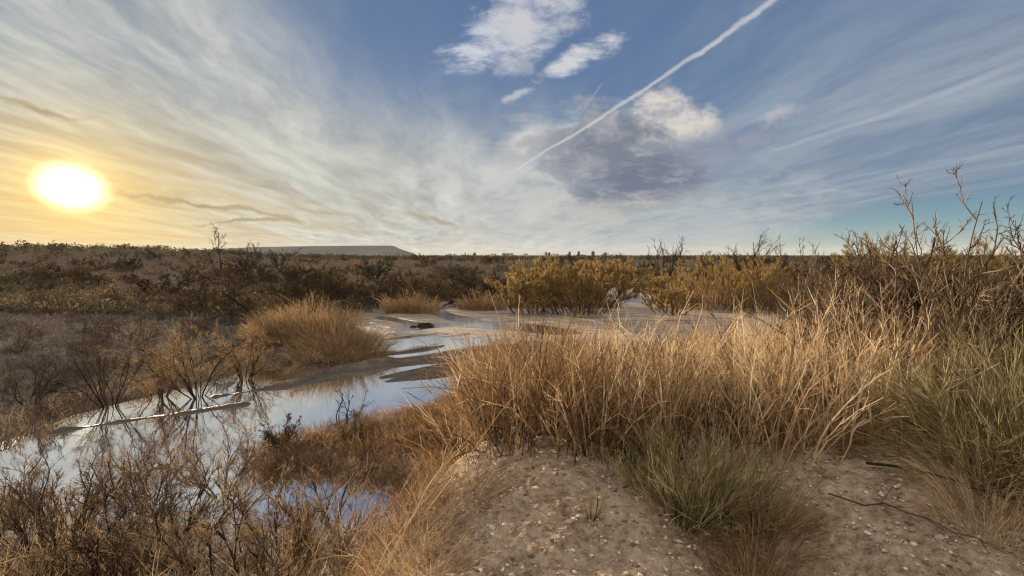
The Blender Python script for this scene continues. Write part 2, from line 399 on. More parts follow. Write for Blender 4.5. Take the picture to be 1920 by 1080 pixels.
def height(x, y):
    x = np.asarray(x, float); y = np.asarray(y, float)
    wob = 0.55 * fbm(x * .45, y * .45, 3, 4) * np.clip(np.hypot(x, y) / 8, .5, 3.0)
    d = sdf(BASIN, x, y) + wob
    r = np.hypot(x, y)
    # ---- outside: banks and plain
    out = np.maximum(-d, 0)
    side = x + 0.0 * y
    near = sstep(9.5, 4.6, y + 0.18 * x) * sstep(-6, 1.0, x + 3.0) + sstep(2, 4, x) * sstep(14, 7, y) * .55
    near = np.clip(near, 0, 1)
    H = 0.24 + 0.05 * sstep(10, 30, r) + 1.10 * near
    w = 0.9 + 0.35 * near + 2.6 * sstep(16, 24, y)
    z = H * sstep(0, 1, out / w) ** .8
    z += 0.010 * np.minimum(out, 60) + 0.22 * fbm(x * .12, y * .12, 5, 4) * sstep(1, 8, out) * (1 - .6 * near)
    z += 0.8 * fbm(x * .02, y * .02, 9, 4) * sstep(25, 90, r)
    z += 5.2 * np.exp(-((x + 190) / 75) ** 2 - ((y - 175) / 60) ** 2) + 2.0 * np.exp(-((x + 110) / 40) ** 2 - ((y - 150) / 50) ** 2)
    z = np.where((x < -.7) & (y > 6.2) & (y < 13), np.minimum(z, .13 + .10 * fbm(x * 1.4, y * 1.4, 28, 3)), z)
    # hummocks of the near bank, with a gully between the mound and the bare patch
    nb = sstep(0.2, 1.2, out) * near
    z += nb * (0.10 * np.exp(-((x - .15) / .5) ** 2 - ((y - 3.7) / .8) ** 2) - 0.26 * np.exp(-((x - 1.45) / .42) ** 2) * sstep(4.6, 3.4, y)
               + 0.10 * np.exp(-((x - 2.7) / .9) ** 2 - ((y - 3.6) / .7) ** 2))
    z += sstep(0.05, .8, out) * (0.10 * fbm(x * 1.3, y * 1.3, 21, 4) + (0.10 * fbm((x + y) * 2.2, (y - x) * 5.5, 22, 5, .6) + 0.03 * fbm(x * 20, y * 20, 23, 3)) * sstep(30, 5, r))
    # ---- inside: bed of the wash
    flat = sstep(15.5, 19.5, y + 0.35 * x)
    al = .75 * x + .66 * y; ac = -.66 * x + .75 * y
    bars = .75 * fbm(al * .16 + 3, ac * 1.1, 31, 4, .6) + .7 * fbm(al * .35, ac * 3.2, 32, 4)
    bed = -0.14 + 1.0 * np.maximum(bars + .07, 0) * sstep(10.5, 12.5, y + .25 * x) + 0.05 * bars
    bed = np.where(bed > .03, .03 + .35 * (bed - .03), bed)
    bed = np.where(y < 9.5, bed - .02, bed)
    sandz = 0.055 + 0.075 * fbm(x * .25, y * .9, 33, 4, .55) + 0.05 * fbm(x * .7, y * 3.0, 35, 4)
    for pts, hw, dep in ((STREAM_A, .55, .16), (STREAM_B, .5, .12), (STREAM_C, .8, .13)):
        sandz -= dep * np.exp(-(linedist(pts, x + .5 * fbm(x * .4, y * .4, 41, 3), y + .6 * fbm(x * .4, y * .4, 43, 3)) / hw) ** 2)
    sandz -= 0.25 * sstep(31.0, 33.5, y) * sstep(2, 5, x)
    bed = bed * (1 - flat) + sandz * flat
    # low mud hummocks in the near backwater where the brush is rooted
    hum = fbm(x * .75 + 5, y * .75, 51, 4)
    bed += sstep(10, 6.5, y + .1 * x) * 0.34 * np.maximum(hum + .03, 0) + 0.008 * fbm(x * 9, y * 9, 53, 2) * sstep(20, 8, r)
    # a long dark bar in front of the far bank
    bar = linedist([(-6.3, 10.7), (-5.2, 11.6), (-4.3, 13.2), (-3.4, 14.0)], x, y)
    bed += (.18 + .16 * fbm(x * 1.2, y * 1.2, 57, 3)) * np.exp(-((bar + .35 * fbm(x * 1.6, y * 1.6, 58, 4)) / .20) ** 2)
    bar = linedist([(-7.7, 8.6), (-6.4, 9.5), (-5.4, 10.1)], x, y)
    bed += (.18 + .16 * fbm(x * 1.2, y * 1.2, 57, 3)) * np.exp(-((bar + .35 * fbm(x * 1.6, y * 1.6, 58, 4)) / .20) ** 2)
    return np.where(d > 0, np.minimum(bed * sstep(0, .5, d) + .0, .3), np.maximum(z, .0) + .0) + 0.0
def hz(x, y): return float(height(np.array([x]), np.array([y]))[0])

def build_ground():
    th_f = np.linspace(-62, 62, 640); th_b = np.linspace(62, 298, 90)[1:-1]
    th = np.radians(np.concatenate([th_f, th_b])); nth = len(th)
    rr = np.concatenate([np.linspace(.6, 2.4, 24)[:-1], 2.4 * (34 / 2.4) ** np.linspace(0, 1, 560), 34 * (4200 / 34) ** np.linspace(0, 1, 240)[1:]])
    R_, T_ = np.meshgrid(rr, th, indexing='ij')
    x = R_ * np.sin(T_); y = R_ * np.cos(T_); z = height(x, y)
    V = np.stack([x, y, z], -1).reshape(-1, 3)
    idx = np.arange(len(rr) * nth).reshape(len(rr), nth); nx = np.roll(idx, -1, 1)
    F = np.stack([idx[:-1], idx[1:], nx[1:], nx[:-1]], -1).reshape(-1, 4)[:, ::-1]
    g = Geo(); g.add(V, F, 0.5)
    c = len(V); g.add([[0, 0, float(z[0].mean())]], np.zeros((0, 3), int), 0.5)
    g.f3.append(np.stack([np.full(nth, c), nx[0], idx[0]], -1)[:, ::-1])
    m, N, t = new_mat('desert ground')
    geo = N.node('ShaderNodeNewGeometry'); sp = N.node('ShaderNodeSeparateXYZ'); t.links.new(geo.outputs['Position'], sp.inputs[0])
    Pn = geo.outputs['Position']; zz = S(N, sp.outputs[2]); xx = S(N, sp.outputs[0]); yy = S(N, sp.outputs[1])
    n1 = N.noise(Pn, 0.35, 5, .6); n2 = N.noise(Pn, 2.2, 6, .65); n3 = N.noise(Pn, 16, 8, .75); n4 = N.noise(Pn, 70, 4, .75)
    st = N.node('ShaderNodeTexNoise'); N.put(st.inputs['Vector'], N.vec(xx * .5 , yy * 3.0, 0.0)); st.inputs['Scale'].default_value = 1.0; st.inputs['Detail'].default_value = 6
    strk = S(N, st.outputs[0])
    sand = N.ramp(n2 * .35 + n3 * .65, [(.37, (.17, .122, .086, 1)), (.48, (.47, .355, .265, 1)), (.60, (.74, .60, .47, 1))])
    flat = N.ramp(strk * .7 + n3 * .3, [(.36, (.11, .088, .07, 1)), (.48, (.33, .27, .225, 1)), (.62, (.52, .44, .37, 1))])
    mud = N.ramp(n2, [(.3, (.055, .044, .035, 1)), (.7, (.12, .095, .075, 1))])
    soil = N.ramp(n2 * .55 + n3 * .45, [(.34, (.065, .056, .050, 1)), (.5, (.15, .13, .115, 1)), (.66, (.27, .235, .205, 1))])
    soil = N.mix(N.ss(.62, .70, n1) * N.ss(70, 40, yy) * .8, soil, (.30, .25, .20, 1))
    soil = N.mix(N.ss(17, 24, yy) * .75, soil, N.ramp(n2, [(.3, (.035, .027, .020, 1)), (.6, (.085, .066, .050, 1)), (.72, (.20, .165, .13, 1))]))
    # which soil lies where: near bank sandy gravel, plain grey soil, wash floor pale sand
    nearbank = N.ss(11.0, 7.0, yy + 0.18 * xx) * N.ss(-3.0, -1.0, xx)
    col = N.mix(nearbank, soil, sand)
    wash = N.ss(.24, .12, zz + (n1 - .5) * .06) * N.ss(15.0, 18.5, yy + .35 * xx) * N.ss(60, 45, yy) * N.ss(-8.6, -6.4, xx)
    col = N.mix(wash, col, flat)
    wet = N.ss(.11, .015, zz + (n2 - .5) * .06) * (1.0 - wash * 0.75) * N.ss(60, 45, yy)
    col = N.mix(wet, col, mud)
    speck = N.ss(.60, .68, N.noise(Pn, 38, 3, .6)) * nearbank
    col = N.mix(speck * .6, col, (.52, .46, .39, 1))
    b = N.node('ShaderNodeBsdfPrincipled'); N.put(b.inputs['Base Color'], col)
    N.put(b.inputs['Roughness'], .95 - .40 * wet - .40 * wash)
    N.put(b.inputs['Specular IOR Level'], .5 * N.math('MAXIMUM', wet, wash * .8))
    bp = N.node('ShaderNodeBump'); bp.inputs['Strength'].default_value = 1.0; bp.inputs['Distance'].default_value = .06
    N.put(bp.inputs['Height'], n3 * .8 + n4 * .45 + n2 * .5); t.links.new(bp.outputs[0], b.inputs['Normal'])
    out = N.node('ShaderNodeOutputMaterial'); t.links.new(b.outputs[0], out.inputs[0])
    tag(g.build('ground', m, smooth=True), kind='structure')
build_ground()

def build_water():
    g = Geo(); xs = np.linspace(-32, 36, 60); ys = np.linspace(-9, 46, 50)
    X, Y = np.meshgrid(xs, ys, indexing='ij'); V = np.stack([X, Y, X * 0], -1).reshape(-1, 3)
    i = np.arange(len(V)).reshape(60, 50)
    g.add(V, np.stack([i[:-1, :-1], i[1:, :-1], i[1:, 1:], i[:-1, 1:]], -1), .5)
    m, N, t = new_mat('stream water')
    geo = N.node('ShaderNodeNewGeometry'); Pn = geo.outputs['Position']
    gl = N.node('ShaderNodeBsdfGlossy'); gl.inputs['Color'].default_value = (1, 1, 1, 1); sp_ = N.node('ShaderNodeSeparateXYZ'); t.links.new(Pn, sp_.inputs[0]); N.put(gl.inputs['Roughness'], 0.03 + .14 * N.ss(12, 19, S(N, sp_.outputs[1])))
    df = N.node('ShaderNodeBsdfDiffuse'); df.inputs['Color'].default_value = (.17, .15, .125, 1)
    fr = N.node('ShaderNodeFresnel'); fr.inputs['IOR'].default_value = 3.2
    n = N.noise(Pn, 5.0, 3, .5); n2 = N.noise(Pn, 0.6, 3, .5)
    bp = N.node('ShaderNodeBump'); N.put(bp.inputs['Strength'], .06 + .5 * N.ss(14, 20, S(N, sp_.outputs[1]))); bp.inputs['Distance'].default_value = .05
    N.put(bp.inputs['Height'], n * .4 + n2)
    for k in (gl, fr): t.links.new(bp.outputs[0], k.inputs['Normal'])
    mx = N.node('ShaderNodeMixShader'); N.put(mx.inputs[0], (S(N, fr.outputs[0]) * .8 + .62).clamp())
    t.links.new(df.outputs[0], mx.inputs[1]); t.links.new(gl.outputs[0], mx.inputs[2])
    out = N.node('ShaderNodeOutputMaterial'); t.links.new(mx.outputs[0], out.inputs[0])
    tag(g.build('water', m), kind='structure')
build_water()

def build_mesa():
    """the long flat-topped mesa on the horizon, sheer at its eastern end"""
    Y = 1500.0
    px = np.array([250, 300, 340, 400, 470, 540, 620, 690, 735, 742, 750, 760, 772, 785])
    py = np.array([480, 474, 471, 467, 463.5, 462, 461, 460.5, 460.5, 462, 466, 470, 474, 480])
    fx = np.linspace(250, 785, 180); top = np.interp(fx, px, py)
    pts = np.array([at_dist(a, b, Y) for a, b in zip(fx, top)])
    g = Geo(); rows = []
    for dy, s in ((-260, 0), (-200, .10), (-120, .45), (-70, .80), (-40, .985), (0, 1), (350, 1.0), (500, 0)):
        q = pts.copy(); q[:, 0] *= (Y + dy) / Y; q[:, 2] = EYE + (q[:, 2] - EYE) * (Y + min(dy, 0)) / Y; q[:, 1] += dy + 25 * fbm(q[:, 0] * .012, np.full(len(q), dy * .02), 71, 3); q[:, 2] = -2 + (q[:, 2] + 2) * s + (2.2 * fbm(q[:, 0] * .03, np.full(len(q), dy * .03), 72, 3) if 0 < s < .95 else 0)
        rows.append(q)
    V = np.stack(rows); n, k = V.shape[:2]; i = np.arange(n * k).reshape(n, k)
    g.add(V, np.stack([i[:-1, :-1], i[:-1, 1:], i[1:, 1:], i[1:, :-1]], -1), .5)
    m, N, t = new_mat('mesa slope')
    geo = N.node('ShaderNodeNewGeometry')
    col = N.ramp(N.noise(geo.outputs['Position'], .02, 6, .65), [(.35, (.05, .058, .062, 1)), (.65, (.095, .105, .105, 1))])
    d = N.node('ShaderNodeBsdfDiffuse'); N.put(d.inputs[0], col)
    out = N.node('ShaderNodeOutputMaterial'); t.links.new(d.outputs[0], out.inputs[0])
    tag(g.build('mesa_hill', m, smooth=True), kind='structure')
build_mesa()

# ------------------------------------------------------------------ growing plants
def unit(v): return v / (np.linalg.norm(v, axis=-1, keepdims=True) + 1e-9)
def grow_line(start, d, length, r0, K, wob, up, tip=.35, r=None):
    """N wandering tapering lines: start (N,3), direction (N,3), length (N,), base radius (N,)"""
    r = r or rng
    n = len(start); P = np.empty((n, K, 3)); P[:, 0] = start; d = unit(d)
    step = (np.asarray(length) / (K - 1))[:, None]
    for k in range(1, K):
        d = unit(d + wob * rng.normal(size=(n, 3)) + np.array([0, 0, up]))
        P[:, k] = P[:, k - 1] + d * step
    R = np.asarray(r0)[:, None] * (1 - (1 - tip) * np.linspace(0, 1, K)[None])
    return P, R
def sprout(P, R, n, t0, t1, ang, lf, rf, K, wob, up, minr=.0, tip=.35):
    """n children on every parent line"""
    N_, Kp = P.shape[:2]
    pi = np.repeat(np.arange(N_), n); t = rng.uniform(t0, t1, len(pi)) * (Kp - 1)
    k = np.minimum(t.astype(int), Kp - 2); f = (t - k)[:, None]
    st = P[pi, k] * (1 - f) + P[pi, k + 1] * f
    tan = unit(P[pi, k + 1] - P[pi, k])
    per = unit(np.cross(tan, rng.normal(size=tan.shape)))
    a = np.radians(rng.uniform(ang[0], ang[1], len(pi)))[:, None]
    d = tan * np.cos(a) + per * np.sin(a)
    L = np.linalg.norm(P[:, 1:] - P[:, :-1], axis=2).sum(1)[pi] * lf * rng.uniform(.5, 1.15, len(pi)) * (1.15 - .5 * t / (Kp - 1))
    r0 = np.maximum(((R[pi, k] * (1 - f[:, 0]) + R[pi, k + 1] * f[:, 0])) * rf, minr)
    return grow_line(st, d, L, r0, K, wob, up, tip)
def fan(n, spread, lean=(0, 0), base=.1):
    """n stems fanning out of one root: starts and directions"""
    a = rng.uniform(0, 2 * math.pi, n); t = np.sqrt(rng.random(n)) * spread
    d = np.stack([np.sin(t) * np.cos(a) + lean[0], np.sin(t) * np.sin(a) + lean[1], np.cos(t)], 1)
    st = np.stack([np.cos(a) * base * rng.random(n), np.sin(a) * base * rng.random(n), np.full(n, -.06)], 1)
    return st, d
def ends(P, n=1, t0=.3):
    """random points and directions along lines"""
    N_, K = P.shape[:2]; pi = np.repeat(np.arange(N_), n)
    t = rng.uniform(t0, 1, len(pi)) * (K - 1); k = np.minimum(t.astype(int), K - 2); f = (t - k)[:, None]
    return P[pi, k] * (1 - f) + P[pi, k + 1] * f, unit(P[pi, k + 1] - P[pi, k])

def bush(name, label, cat, loc, h, stems=7, spread=.9, wob=.16, up=.02, r0=.03, kids=(6, 6, 5), ang=(20, 60), lf=(.6, .5, .45),
         bark=M_bark_dark, twig=None, leaf=None, leaves=0, leaf_l=.08, leaf_w=.025, leaf_up=.4, minr=.004, group=None, lean=(0, 0), base=.12,
         rf=.55, sides=4, leaf_t0=.3, rise=(.0, .0, .0), crown='crown'):
    """a shrub: woody stems, a crown of twigs and, where it has any, leaves on the twigs"""
    root = thing(name, label, cat, loc, group)
    st, d = fan(stems, spread, lean, base)
    P0, R0 = grow_line(st, d, h * rng.uniform(.65, 1.0, stems), np.full(stems, r0) * rng.uniform(.6, 1.1, stems), 9, wob, up)
    g = Geo(); g.tubes(P0, R0, sides)
    P1, R1 = sprout(P0, R0, kids[0], .22, 1, ang, lf[0], rf, 7, wob * 1.2, up + rise[0], minr * 1.6)
    g.tubes(P1, R1, sides)
    g.build('stem', bark, root)
    c = Geo()
    P2, R2 = sprout(P1, R1, kids[1], .15, 1, ang, lf[1], .6, 5, wob * 1.3, up + rise[1], minr)
    c.tubes(P2, R2, 3); last = P2
    if kids[2]:
        P3, R3 = sprout(P2, R2, kids[2], .15, 1, ang, lf[2], .7, 4, wob * 1.3, up + rise[2], minr * .7)
        c.tubes(P3, R3, 2); last = P3
    c.build(crown, twig or bark, root)
    if leaf and leaves:
        n = max(1, int(leaves / len(last)) + 1)
        C, D = ends(last, n, leaf_t0); keep = rng.permutation(len(C))[:leaves]; C, D = C[keep], D[keep]
        D = unit(D + rng.normal(size=D.shape) * .5 + np.array([0, 0, leaf_up]))
        l = Geo(); l.bits(C + rng.normal(size=C.shape) * .03 * h * .3, D, leaf_l * rng.uniform(.6, 1.3, len(C)), leaf_w)
        l.build('foliage', leaf, root)
    return root

def blades(g, x, y, z, h, lean, leandir, w, K=5, tint=None, sides=2, curve=.5):
    """grass stems standing at x,y,z; lean in radians, bending over more towards the tip"""
    n = len(x); s = np.linspace(0, 1, K)
    P = np.zeros((n, K, 3)); P[:, 0] = np.stack([x, y, z], 1)
    for k in range(1, K):
        a = lean * (1 - curve + 2 * curve * s[k])
        step = (h / (K - 1))[:, None]
        P[:, k] = P[:, k - 1] + step * np.stack([np.sin(a) * np.cos(leandir), np.sin(a) * np.sin(leandir), np.cos(a)], 1)
    P[:, 1:] += np.cumsum(rng.normal(size=(n, K - 1, 3)), 1) * (h[:, None, None] * .014)
    R = (w[:, None] * .5) * (1 - .75 * s[None])
    g.tubes(P, R, sides, tint)
    return P, R

def in_poly(poly, n, soft=0.0):
    p = np.asarray(poly, float); lo, hi = p.min(0), p.max(0); out = []; tot = 0
    while tot < n:
        q = rng.uniform(lo, hi, (n * 2, 2)); d = sdf(poly, q[:, 0], q[:, 1]) + soft * 2 * fbm(q[:, 0] * .9, q[:, 1] * .9, 81, 3)
        q = q[d > 0]; out.append(q); tot += len(q)
    return np.concatenate(out)[:n]

# ---- grass and weeds nobody could count
def grass_stand(name, label, poly, n, h, mat, w=.006, side=4, fuzz=.22, lean=.22, soft=.3, tint_fn=None, per=14, spread=.10, hvar=.35, zmin=-.05, hfun=None, tvar=.2, fw=.45, wind=0.0, up=.03):
    """stems grow in clumps: each clump has its own height, colour and lean, its stems fan outward"""
    nc = max(1, n // per); q = in_poly(poly, nc, soft)
    cx, cy = q.T; k = rng.poisson(per, nc) + 1; ci = np.repeat(np.arange(nc), k); m = len(ci)
    off = rng.normal(size=(m, 2)) * spread
    x, y = cx[ci] + off[:, 0], cy[ci] + off[:, 1]; z = height(x, y)
    hc = h * (1 + hvar * 1.4 * fbm(cx * .8, cy * .8, 92, 3)) * rng.uniform(.62, 1.15, nc)
    if hfun is not None: hc = hc * hfun(cx, cy)
    hh = hc[ci] * (rng.random(m) ** .6 * .6 + .45)
    ok = z > zmin; x, y, z, hh, ci, off = x[ok], y[ok], z[ok], hh[ok], ci[ok], off[ok]; m = len(x)
    lc = rng.uniform(0, 6.28, nc)
    lx = off[:, 0] / spread * .5 + .6 * np.cos(lc)[ci] + rng.normal(size=m) * .45 + wind; ly = off[:, 1] / spread * .5 + .6 * np.sin(lc)[ci] + rng.normal(size=m) * .45
    ld = np.arctan2(ly, lx); ln = np.hypot(lx, ly) * lean
    tc = rng.beta(1.6, 1.8, nc) if tint_fn is None else tint_fn(cx, cy) + rng.normal(size=nc) * tvar
    t = np.clip(tc[ci] + rng.normal(size=m) * .16, 0, 1)
    g = Geo(); P, R = blades(g, x, y, z - .03, hh, ln, ld, w * rng.uniform(.55, 1.35, m), 6, t)
    if side:
        P1, R1 = sprout(P, R, side, .28, 1, (12, 50), fuzz, .6, 3, .15, up, w * fw * .5)
        g.tubes(P1, R1, 2, np.clip(np.repeat(t, side) + rng.normal(size=m * side) * .12, 0, 1))
    o = g.build(name, mat); tag(o, label, 'grass', None, 'stuff')
    return o

NEAR_STAND = [(-.65, 6.0), (-.55, 4.9), (-.45, 4.2), (-.1, 3.92), (.35, 3.85), (.75, 3.55), (1.2, 3.5), (1.75, 3.75), (2.3, 3.9), (3.0, 4.1), (3.9, 4.4), (4.8, 5.0), (6.6, 6), (9.5, 9), (10, 12), (7, 13.6), (2.5, 13.9), (-.2, 13.2), (-.95, 12.3), (-1.1, 10.5), (-.9, 8.5)]
M_stand = veg('stand of dry weeds', [(.060, .036, .021), (.15, .092, .048), (.31, .20, .11), (.50, .36, .215), (.68, .55, .37)], .38)
def stand_tint(x, y):      # russet weeds on the stream side, straw further right: different plants
    return np.clip(.36 + .32 * sstep(.4, 3.0, x - .1 * (y - 5)) + .4 * fbm(x * .7, y * .7, 95, 3), 0, 1)
grass_stand('dry_grass', 'dense waist-high stand of dry russet and straw weeds on the near bank', NEAR_STAND, 4300, 1.30, M_stand, .0150, 5, .30, .46, .3, stand_tint,
            hfun=lambda x, y: (.80 + .25 * sstep(.5, 3.5, x)) * (1 - .38 * sstep(6.0, 10, y)))
grass_stand('dry_grass', 'fine russet weeds filling the left part of the near bank stand', [(-.6, 6.4), (-.55, 4.8), (-.4, 4.15), (.1, 3.9), (.7, 3.7), (1.5, 3.8), (2.2, 5.5), (2.4, 9), (1.5, 13), (-.7, 12.3), (-1.0, 9)], 3000, 1.0, M_russet, .010, 9, .26, .42, .25)
grass_stand('dry_grass', 'coarse pale branching straw stems scattered through the weed stand', NEAR_STAND, 800, 1.22, M_straw, .018, 6, .36, .44, .2, per=3, spread=.12, fw=.5)
grass_stand('dry_grass', 'dark dead thatch added as painted shade low inside the weed stand', NEAR_STAND, 9000, .62, veg('shade thatch', [(.02, .013, .009), (.045, .030, .019), (.085, .058, .037), (.15, .105, .07)], .1), .011, 5, .4, .7, .2)  # near-black colour stands in for the deep shade between the stems
# tall straw stems along the front edge
grass_stand('dry_grass', 'pale upright straw stems along the front of the weed stand', [(.4, 4.0), (1.2, 3.6), (2.2, 3.85), (3.0, 4.1), (4.2, 4.5), (4.4, 6.0), (2.5, 6.2), (.8, 5.4)], 700, 1.10, M_straw, .018, 4, .24, .32, .15, per=5)
# reed band behind the sand flat, right
grass_stand('dry_grass', 'tawny reed band behind the pale sand flat', [(7.9, 28.2), (9.5, 27.4), (12, 25.4), (16, 24.0), (24, 24), (27, 28), (22, 31), (14, 31), (10.6, 30.2), (8.4, 29)], 6500, 1.7, M_tawny, .024, 4, .22, .16, .8, spread=.3)
# grass behind and between the saplings at right
grass_stand('dry_grass', 'tall straw grass around the bare saplings', [(4.4, 5.2), (6.0, 5.0), (9, 7.5), (12, 12), (10, 15), (6.5, 14.5), (5.2, 10), (4.6, 7)], 6000, 1.05, M_straw, .010, 5, .24, .24, .3)
grass_stand('dry_grass', 'tawny grass along the foot of the golden thicket', [(-.2, 28.2), (6.0, 28.4), (6.2, 29.6), (-.2, 29.6)], 1700, .85, M_tawny, .020, 4, .24, .25, .3, spread=.25)
# brown litter brush of the low spit and the near slope
SPIT = [(-4.1, 7.3), (-3.5, 6.7), (-2.4, 6.7), (-1.2, 6.2), (-.5, 6.2), (-.4, 8.5), (-.95, 10.8), (-1.9, 9.4), (-3.1, 8.4)]
grass_stand('weeds', 'brown matted weeds on the low spit between pool and stream', SPIT, 5600, .30, M_russet, .008, 8, .40, .6, .2)
grass_stand('weeds', 'rust brown weeds down the slope beside the backwater', [(-1.5, 2.0), (-.65, 2.2), (-.6, 3.0), (-.5, 4.0), (-.25, 4.9), (-.5, 6.4), (-1.1, 6.4), (-1.3, 5), (-1.7, 3.6)], 1500, .42, M_russet, .0050, 8, .38, .6, .15, tvar=.3)
# tangle standing in the backwater
BACKWATER = [(-1.3, 2.4), (-1.3, 4.4), (-1.9, 5.2), (-3.2, 5.3), (-4.6, 6.0), (-6.8, 6.2), (-7.2, 4.6), (-5.4, 3.2), (-3.4, 2.2)]
grass_stand('weeds', 'tangled brown weeds standing in the backwater', BACKWATER, 4200, .85, M_russet, .0050, 9, .36, .42, .4, per=9, spread=.14, zmin=-.4, hfun=lambda x, y: 1 - .5 * sstep(4.0, 5.6, y))
grass_stand('weeds', 'pale fine stems crossing the brown tangle in the backwater', BACKWATER, 2600, 1.05, M_straw, .0070, 6, .3, .4, .4, per=4, spread=.14, wind=.5, zmin=-.4, hfun=lambda x, y: 1 - .5 * sstep(4.0, 5.6, y))
# grey stubble of the left plain
PLAIN = [(-7.9, 12.9), (-8.6, 10.5), (-9.2, 8.5), (-14, 8), (-30, 16), (-40, 34), (-22, 42), (-10, 34), (-8, 25), (-6, 20), (-5.6, 16.5)]
M_stub = veg('grey stubble', [(.05, .042, .037), (.12, .103, .09), (.22, .19, .165), (.36, .315, .27)], .15)
grass_stand('ground_cover', 'low grey dead stubble covering the left plain', PLAIN, 60000, .26, M_stub, .014, 4, .55, .8, .4, per=16, spread=.20)
def low_brush():
    """knee-high brush between the bushes of the plain"""
    n = 30000; px = rng.uniform(-150, 2070, n); py = 483 + 105 * rng.random(n) ** 1.3
    d = 2.5 * FPX / (py - 478); x = (px - 960) / FPX * d; y = d
    dn = fbm(x * .09, y * .09, 97, 3)
    k = (sdf(BASIN, x, y) < -.7) & (y > 21 + 22 * fbm(x * .15, y * .15, 98, 3)) & (rng.random(n) < np.clip(np.where(x < -.18 * y, .70, .85) + 2.6 * dn, .04, 1))
    x, y = x[k], y[k]; z = height(x, y); n = len(x); h = rng.uniform(.15, .5, n) * (1 + .004 * y); m = 13
    a = unit(rng.normal(size=(n, m, 3))) * rng.random((n, m, 1)) ** .5
    C = np.stack([x, y, z + h * .4], 1)[:, None] + a * np.stack([h * 1.3, h * 1.0, h * .5], 1)[:, None]
    kind = rng.random(n); t = np.clip(np.repeat(kind, m) + rng.normal(size=n * m) * .10, 0, 1)
    s_ = np.repeat(h * .55, m) * rng.uniform(.5, 1.2, n * m)
    g = Geo(); g.bits(C.reshape(-1, 3), rng.normal(size=(n * m, 3)) * .7 + np.array([0, 0, .9]), s_, s_ * .22, t)
    M = veg('low brush', [(.03, .022, .015), (.07, .05, .033), (.10, .085, .05), (.14, .108, .07), (.24, .18, .12)], .25)
    tag(g.build('ground_cover', M), 'low dark brush between the bushes of the far plain', 'brush', None, 'stuff')
low_brush()

# ---- tufts one could point at
def tuft(name, label, x, y, r, h, n, mat, w=.006, lean=.55, side=0, fuzz=.2, droop=.7, group=None, cat='grass clump', flat=1.0):
    z = hz(x, y); root = thing(name, label, cat, (x, y, z), group)
    a = rng.uniform(0, 2 * math.pi, n); q = np.sqrt(rng.random(n)) * r
    px_, py_ = q * np.cos(a), q * np.sin(a) * flat
    zz = height(px_ + x, py_ + y) - z
    hh = h * rng.uniform(.3, 1.15, n) * (1 - .25 * (q / r) ** 2) * (1 + 1.1 * fbm(px_ * 3.2 / max(r, .3) + x, py_ * 3.2 / max(r, .3) + y, 88, 3))
    ln = np.abs(rng.normal(size=n)) * .15 + lean * (q / r)
    g = Geo(); P, R = blades(g, px_, py_, zz - .03, hh, ln, a + rng.normal(size=n) * .5, w * rng.uniform(.6, 1.3, n), 7, None, 2, droop)
    g.build('blade', mat, root)
    if side:
        s = Geo(); P1, R1 = sprout(P, R, side, .3, 1, (10, 45), fuzz / .8, .6, 3, .15, .03, w * .25); s.tubes(P1, R1, 2); s.build('foliage', mat, root)
    return root
def tuft_px(name, label, px, py, z, rpx, hpx, n, mat, **k):
    x, y = at(px, py, z); s = y / FPX
    return tuft(name, label, x, y, rpx * s, hpx * s, n, mat, **k)
tuft_px('grass_clump', 'big tawny ragged grass clump on the left bank where the stream bends', 640, 655, .2, 84, 60, 1500, M_tawny, w=.014, side=6, lean=.6, flat=.7, fuzz=.34)
tuft_px('grass_clump', 'taller tawny grass clump behind the ragged one at the stream bend', 585, 640, .2, 70, 66, 1200, M_tawny, w=.014, side=6, lean=.45, flat=.7, fuzz=.34)
tuft_px('grass_clump', 'low pale grass clump at the water edge below the ragged one', 600, 668, .1, 60, 40, 800, M_straw, w=.012, side=5, lean=.8, flat=.6, fuzz=.34)
tuft_px('grass_clump', 'brown grass clump left of the taller tawny clump', 525, 650, .2, 60, 50, 900, M_russet, w=.013, side=6, lean=.6, flat=.7, fuzz=.34)
tuft_px('grass_clump', 'small tawny grass clump on the far bank in front of the dark mesquites', 770, 584, .1, 48, 40, 1100, M_tawny, w=.02, side=3, flat=.6)
tuft_px('grass_clump', 'low tawny grass clump at the left foot of the golden willow', 905, 578, .1, 46, 32, 900, M_tawny, w=.02, side=3, flat=.6)
tuft_px('grass_clump', 'pale tawny grass clump on the left bank beside the bare shrubs', 520, 640, .2, 50, 52, 1200, M_tawny, w=.012, side=4, flat=.6)
tuft('grass_clump', 'grey tan grass tuft on the left shoulder of the gravel mound', -.36, 3.35, .26, .28, 700, M_litter, w=.0035, lean=.9, side=3)
tuft('grass_clump', 'yellow dry grass tuft on the crest of the gravel mound', .12, 3.52, .10, .10, 180, M_straw, w=.003, lean=.9)
tuft('grass_clump', 'dark drooping grass tuft hanging into the gully', 1.62, 3.15, .24, .42, 700, M_tawny, w=.004, lean=.9, side=2)
tuft('grass_clump', 'brown grass tuft at the bottom edge of the gully', 1.35, 2.75, .2, .32, 420, M_russet, w=.004, lean=.8, side=4)
tuft('grass_clump', 'straw grass tuft in the right corner beside the bare patch', 2.75, 2.85, .28, .32, 520, M_straw, w=.004, lean=.9, side=3)
tuft('grass_clump', 'rusty grass clump left of the gravel mound over the pool', -.75, 3.4, .26, .30, 600, M_russet, w=.004, lean=.8, side=5)

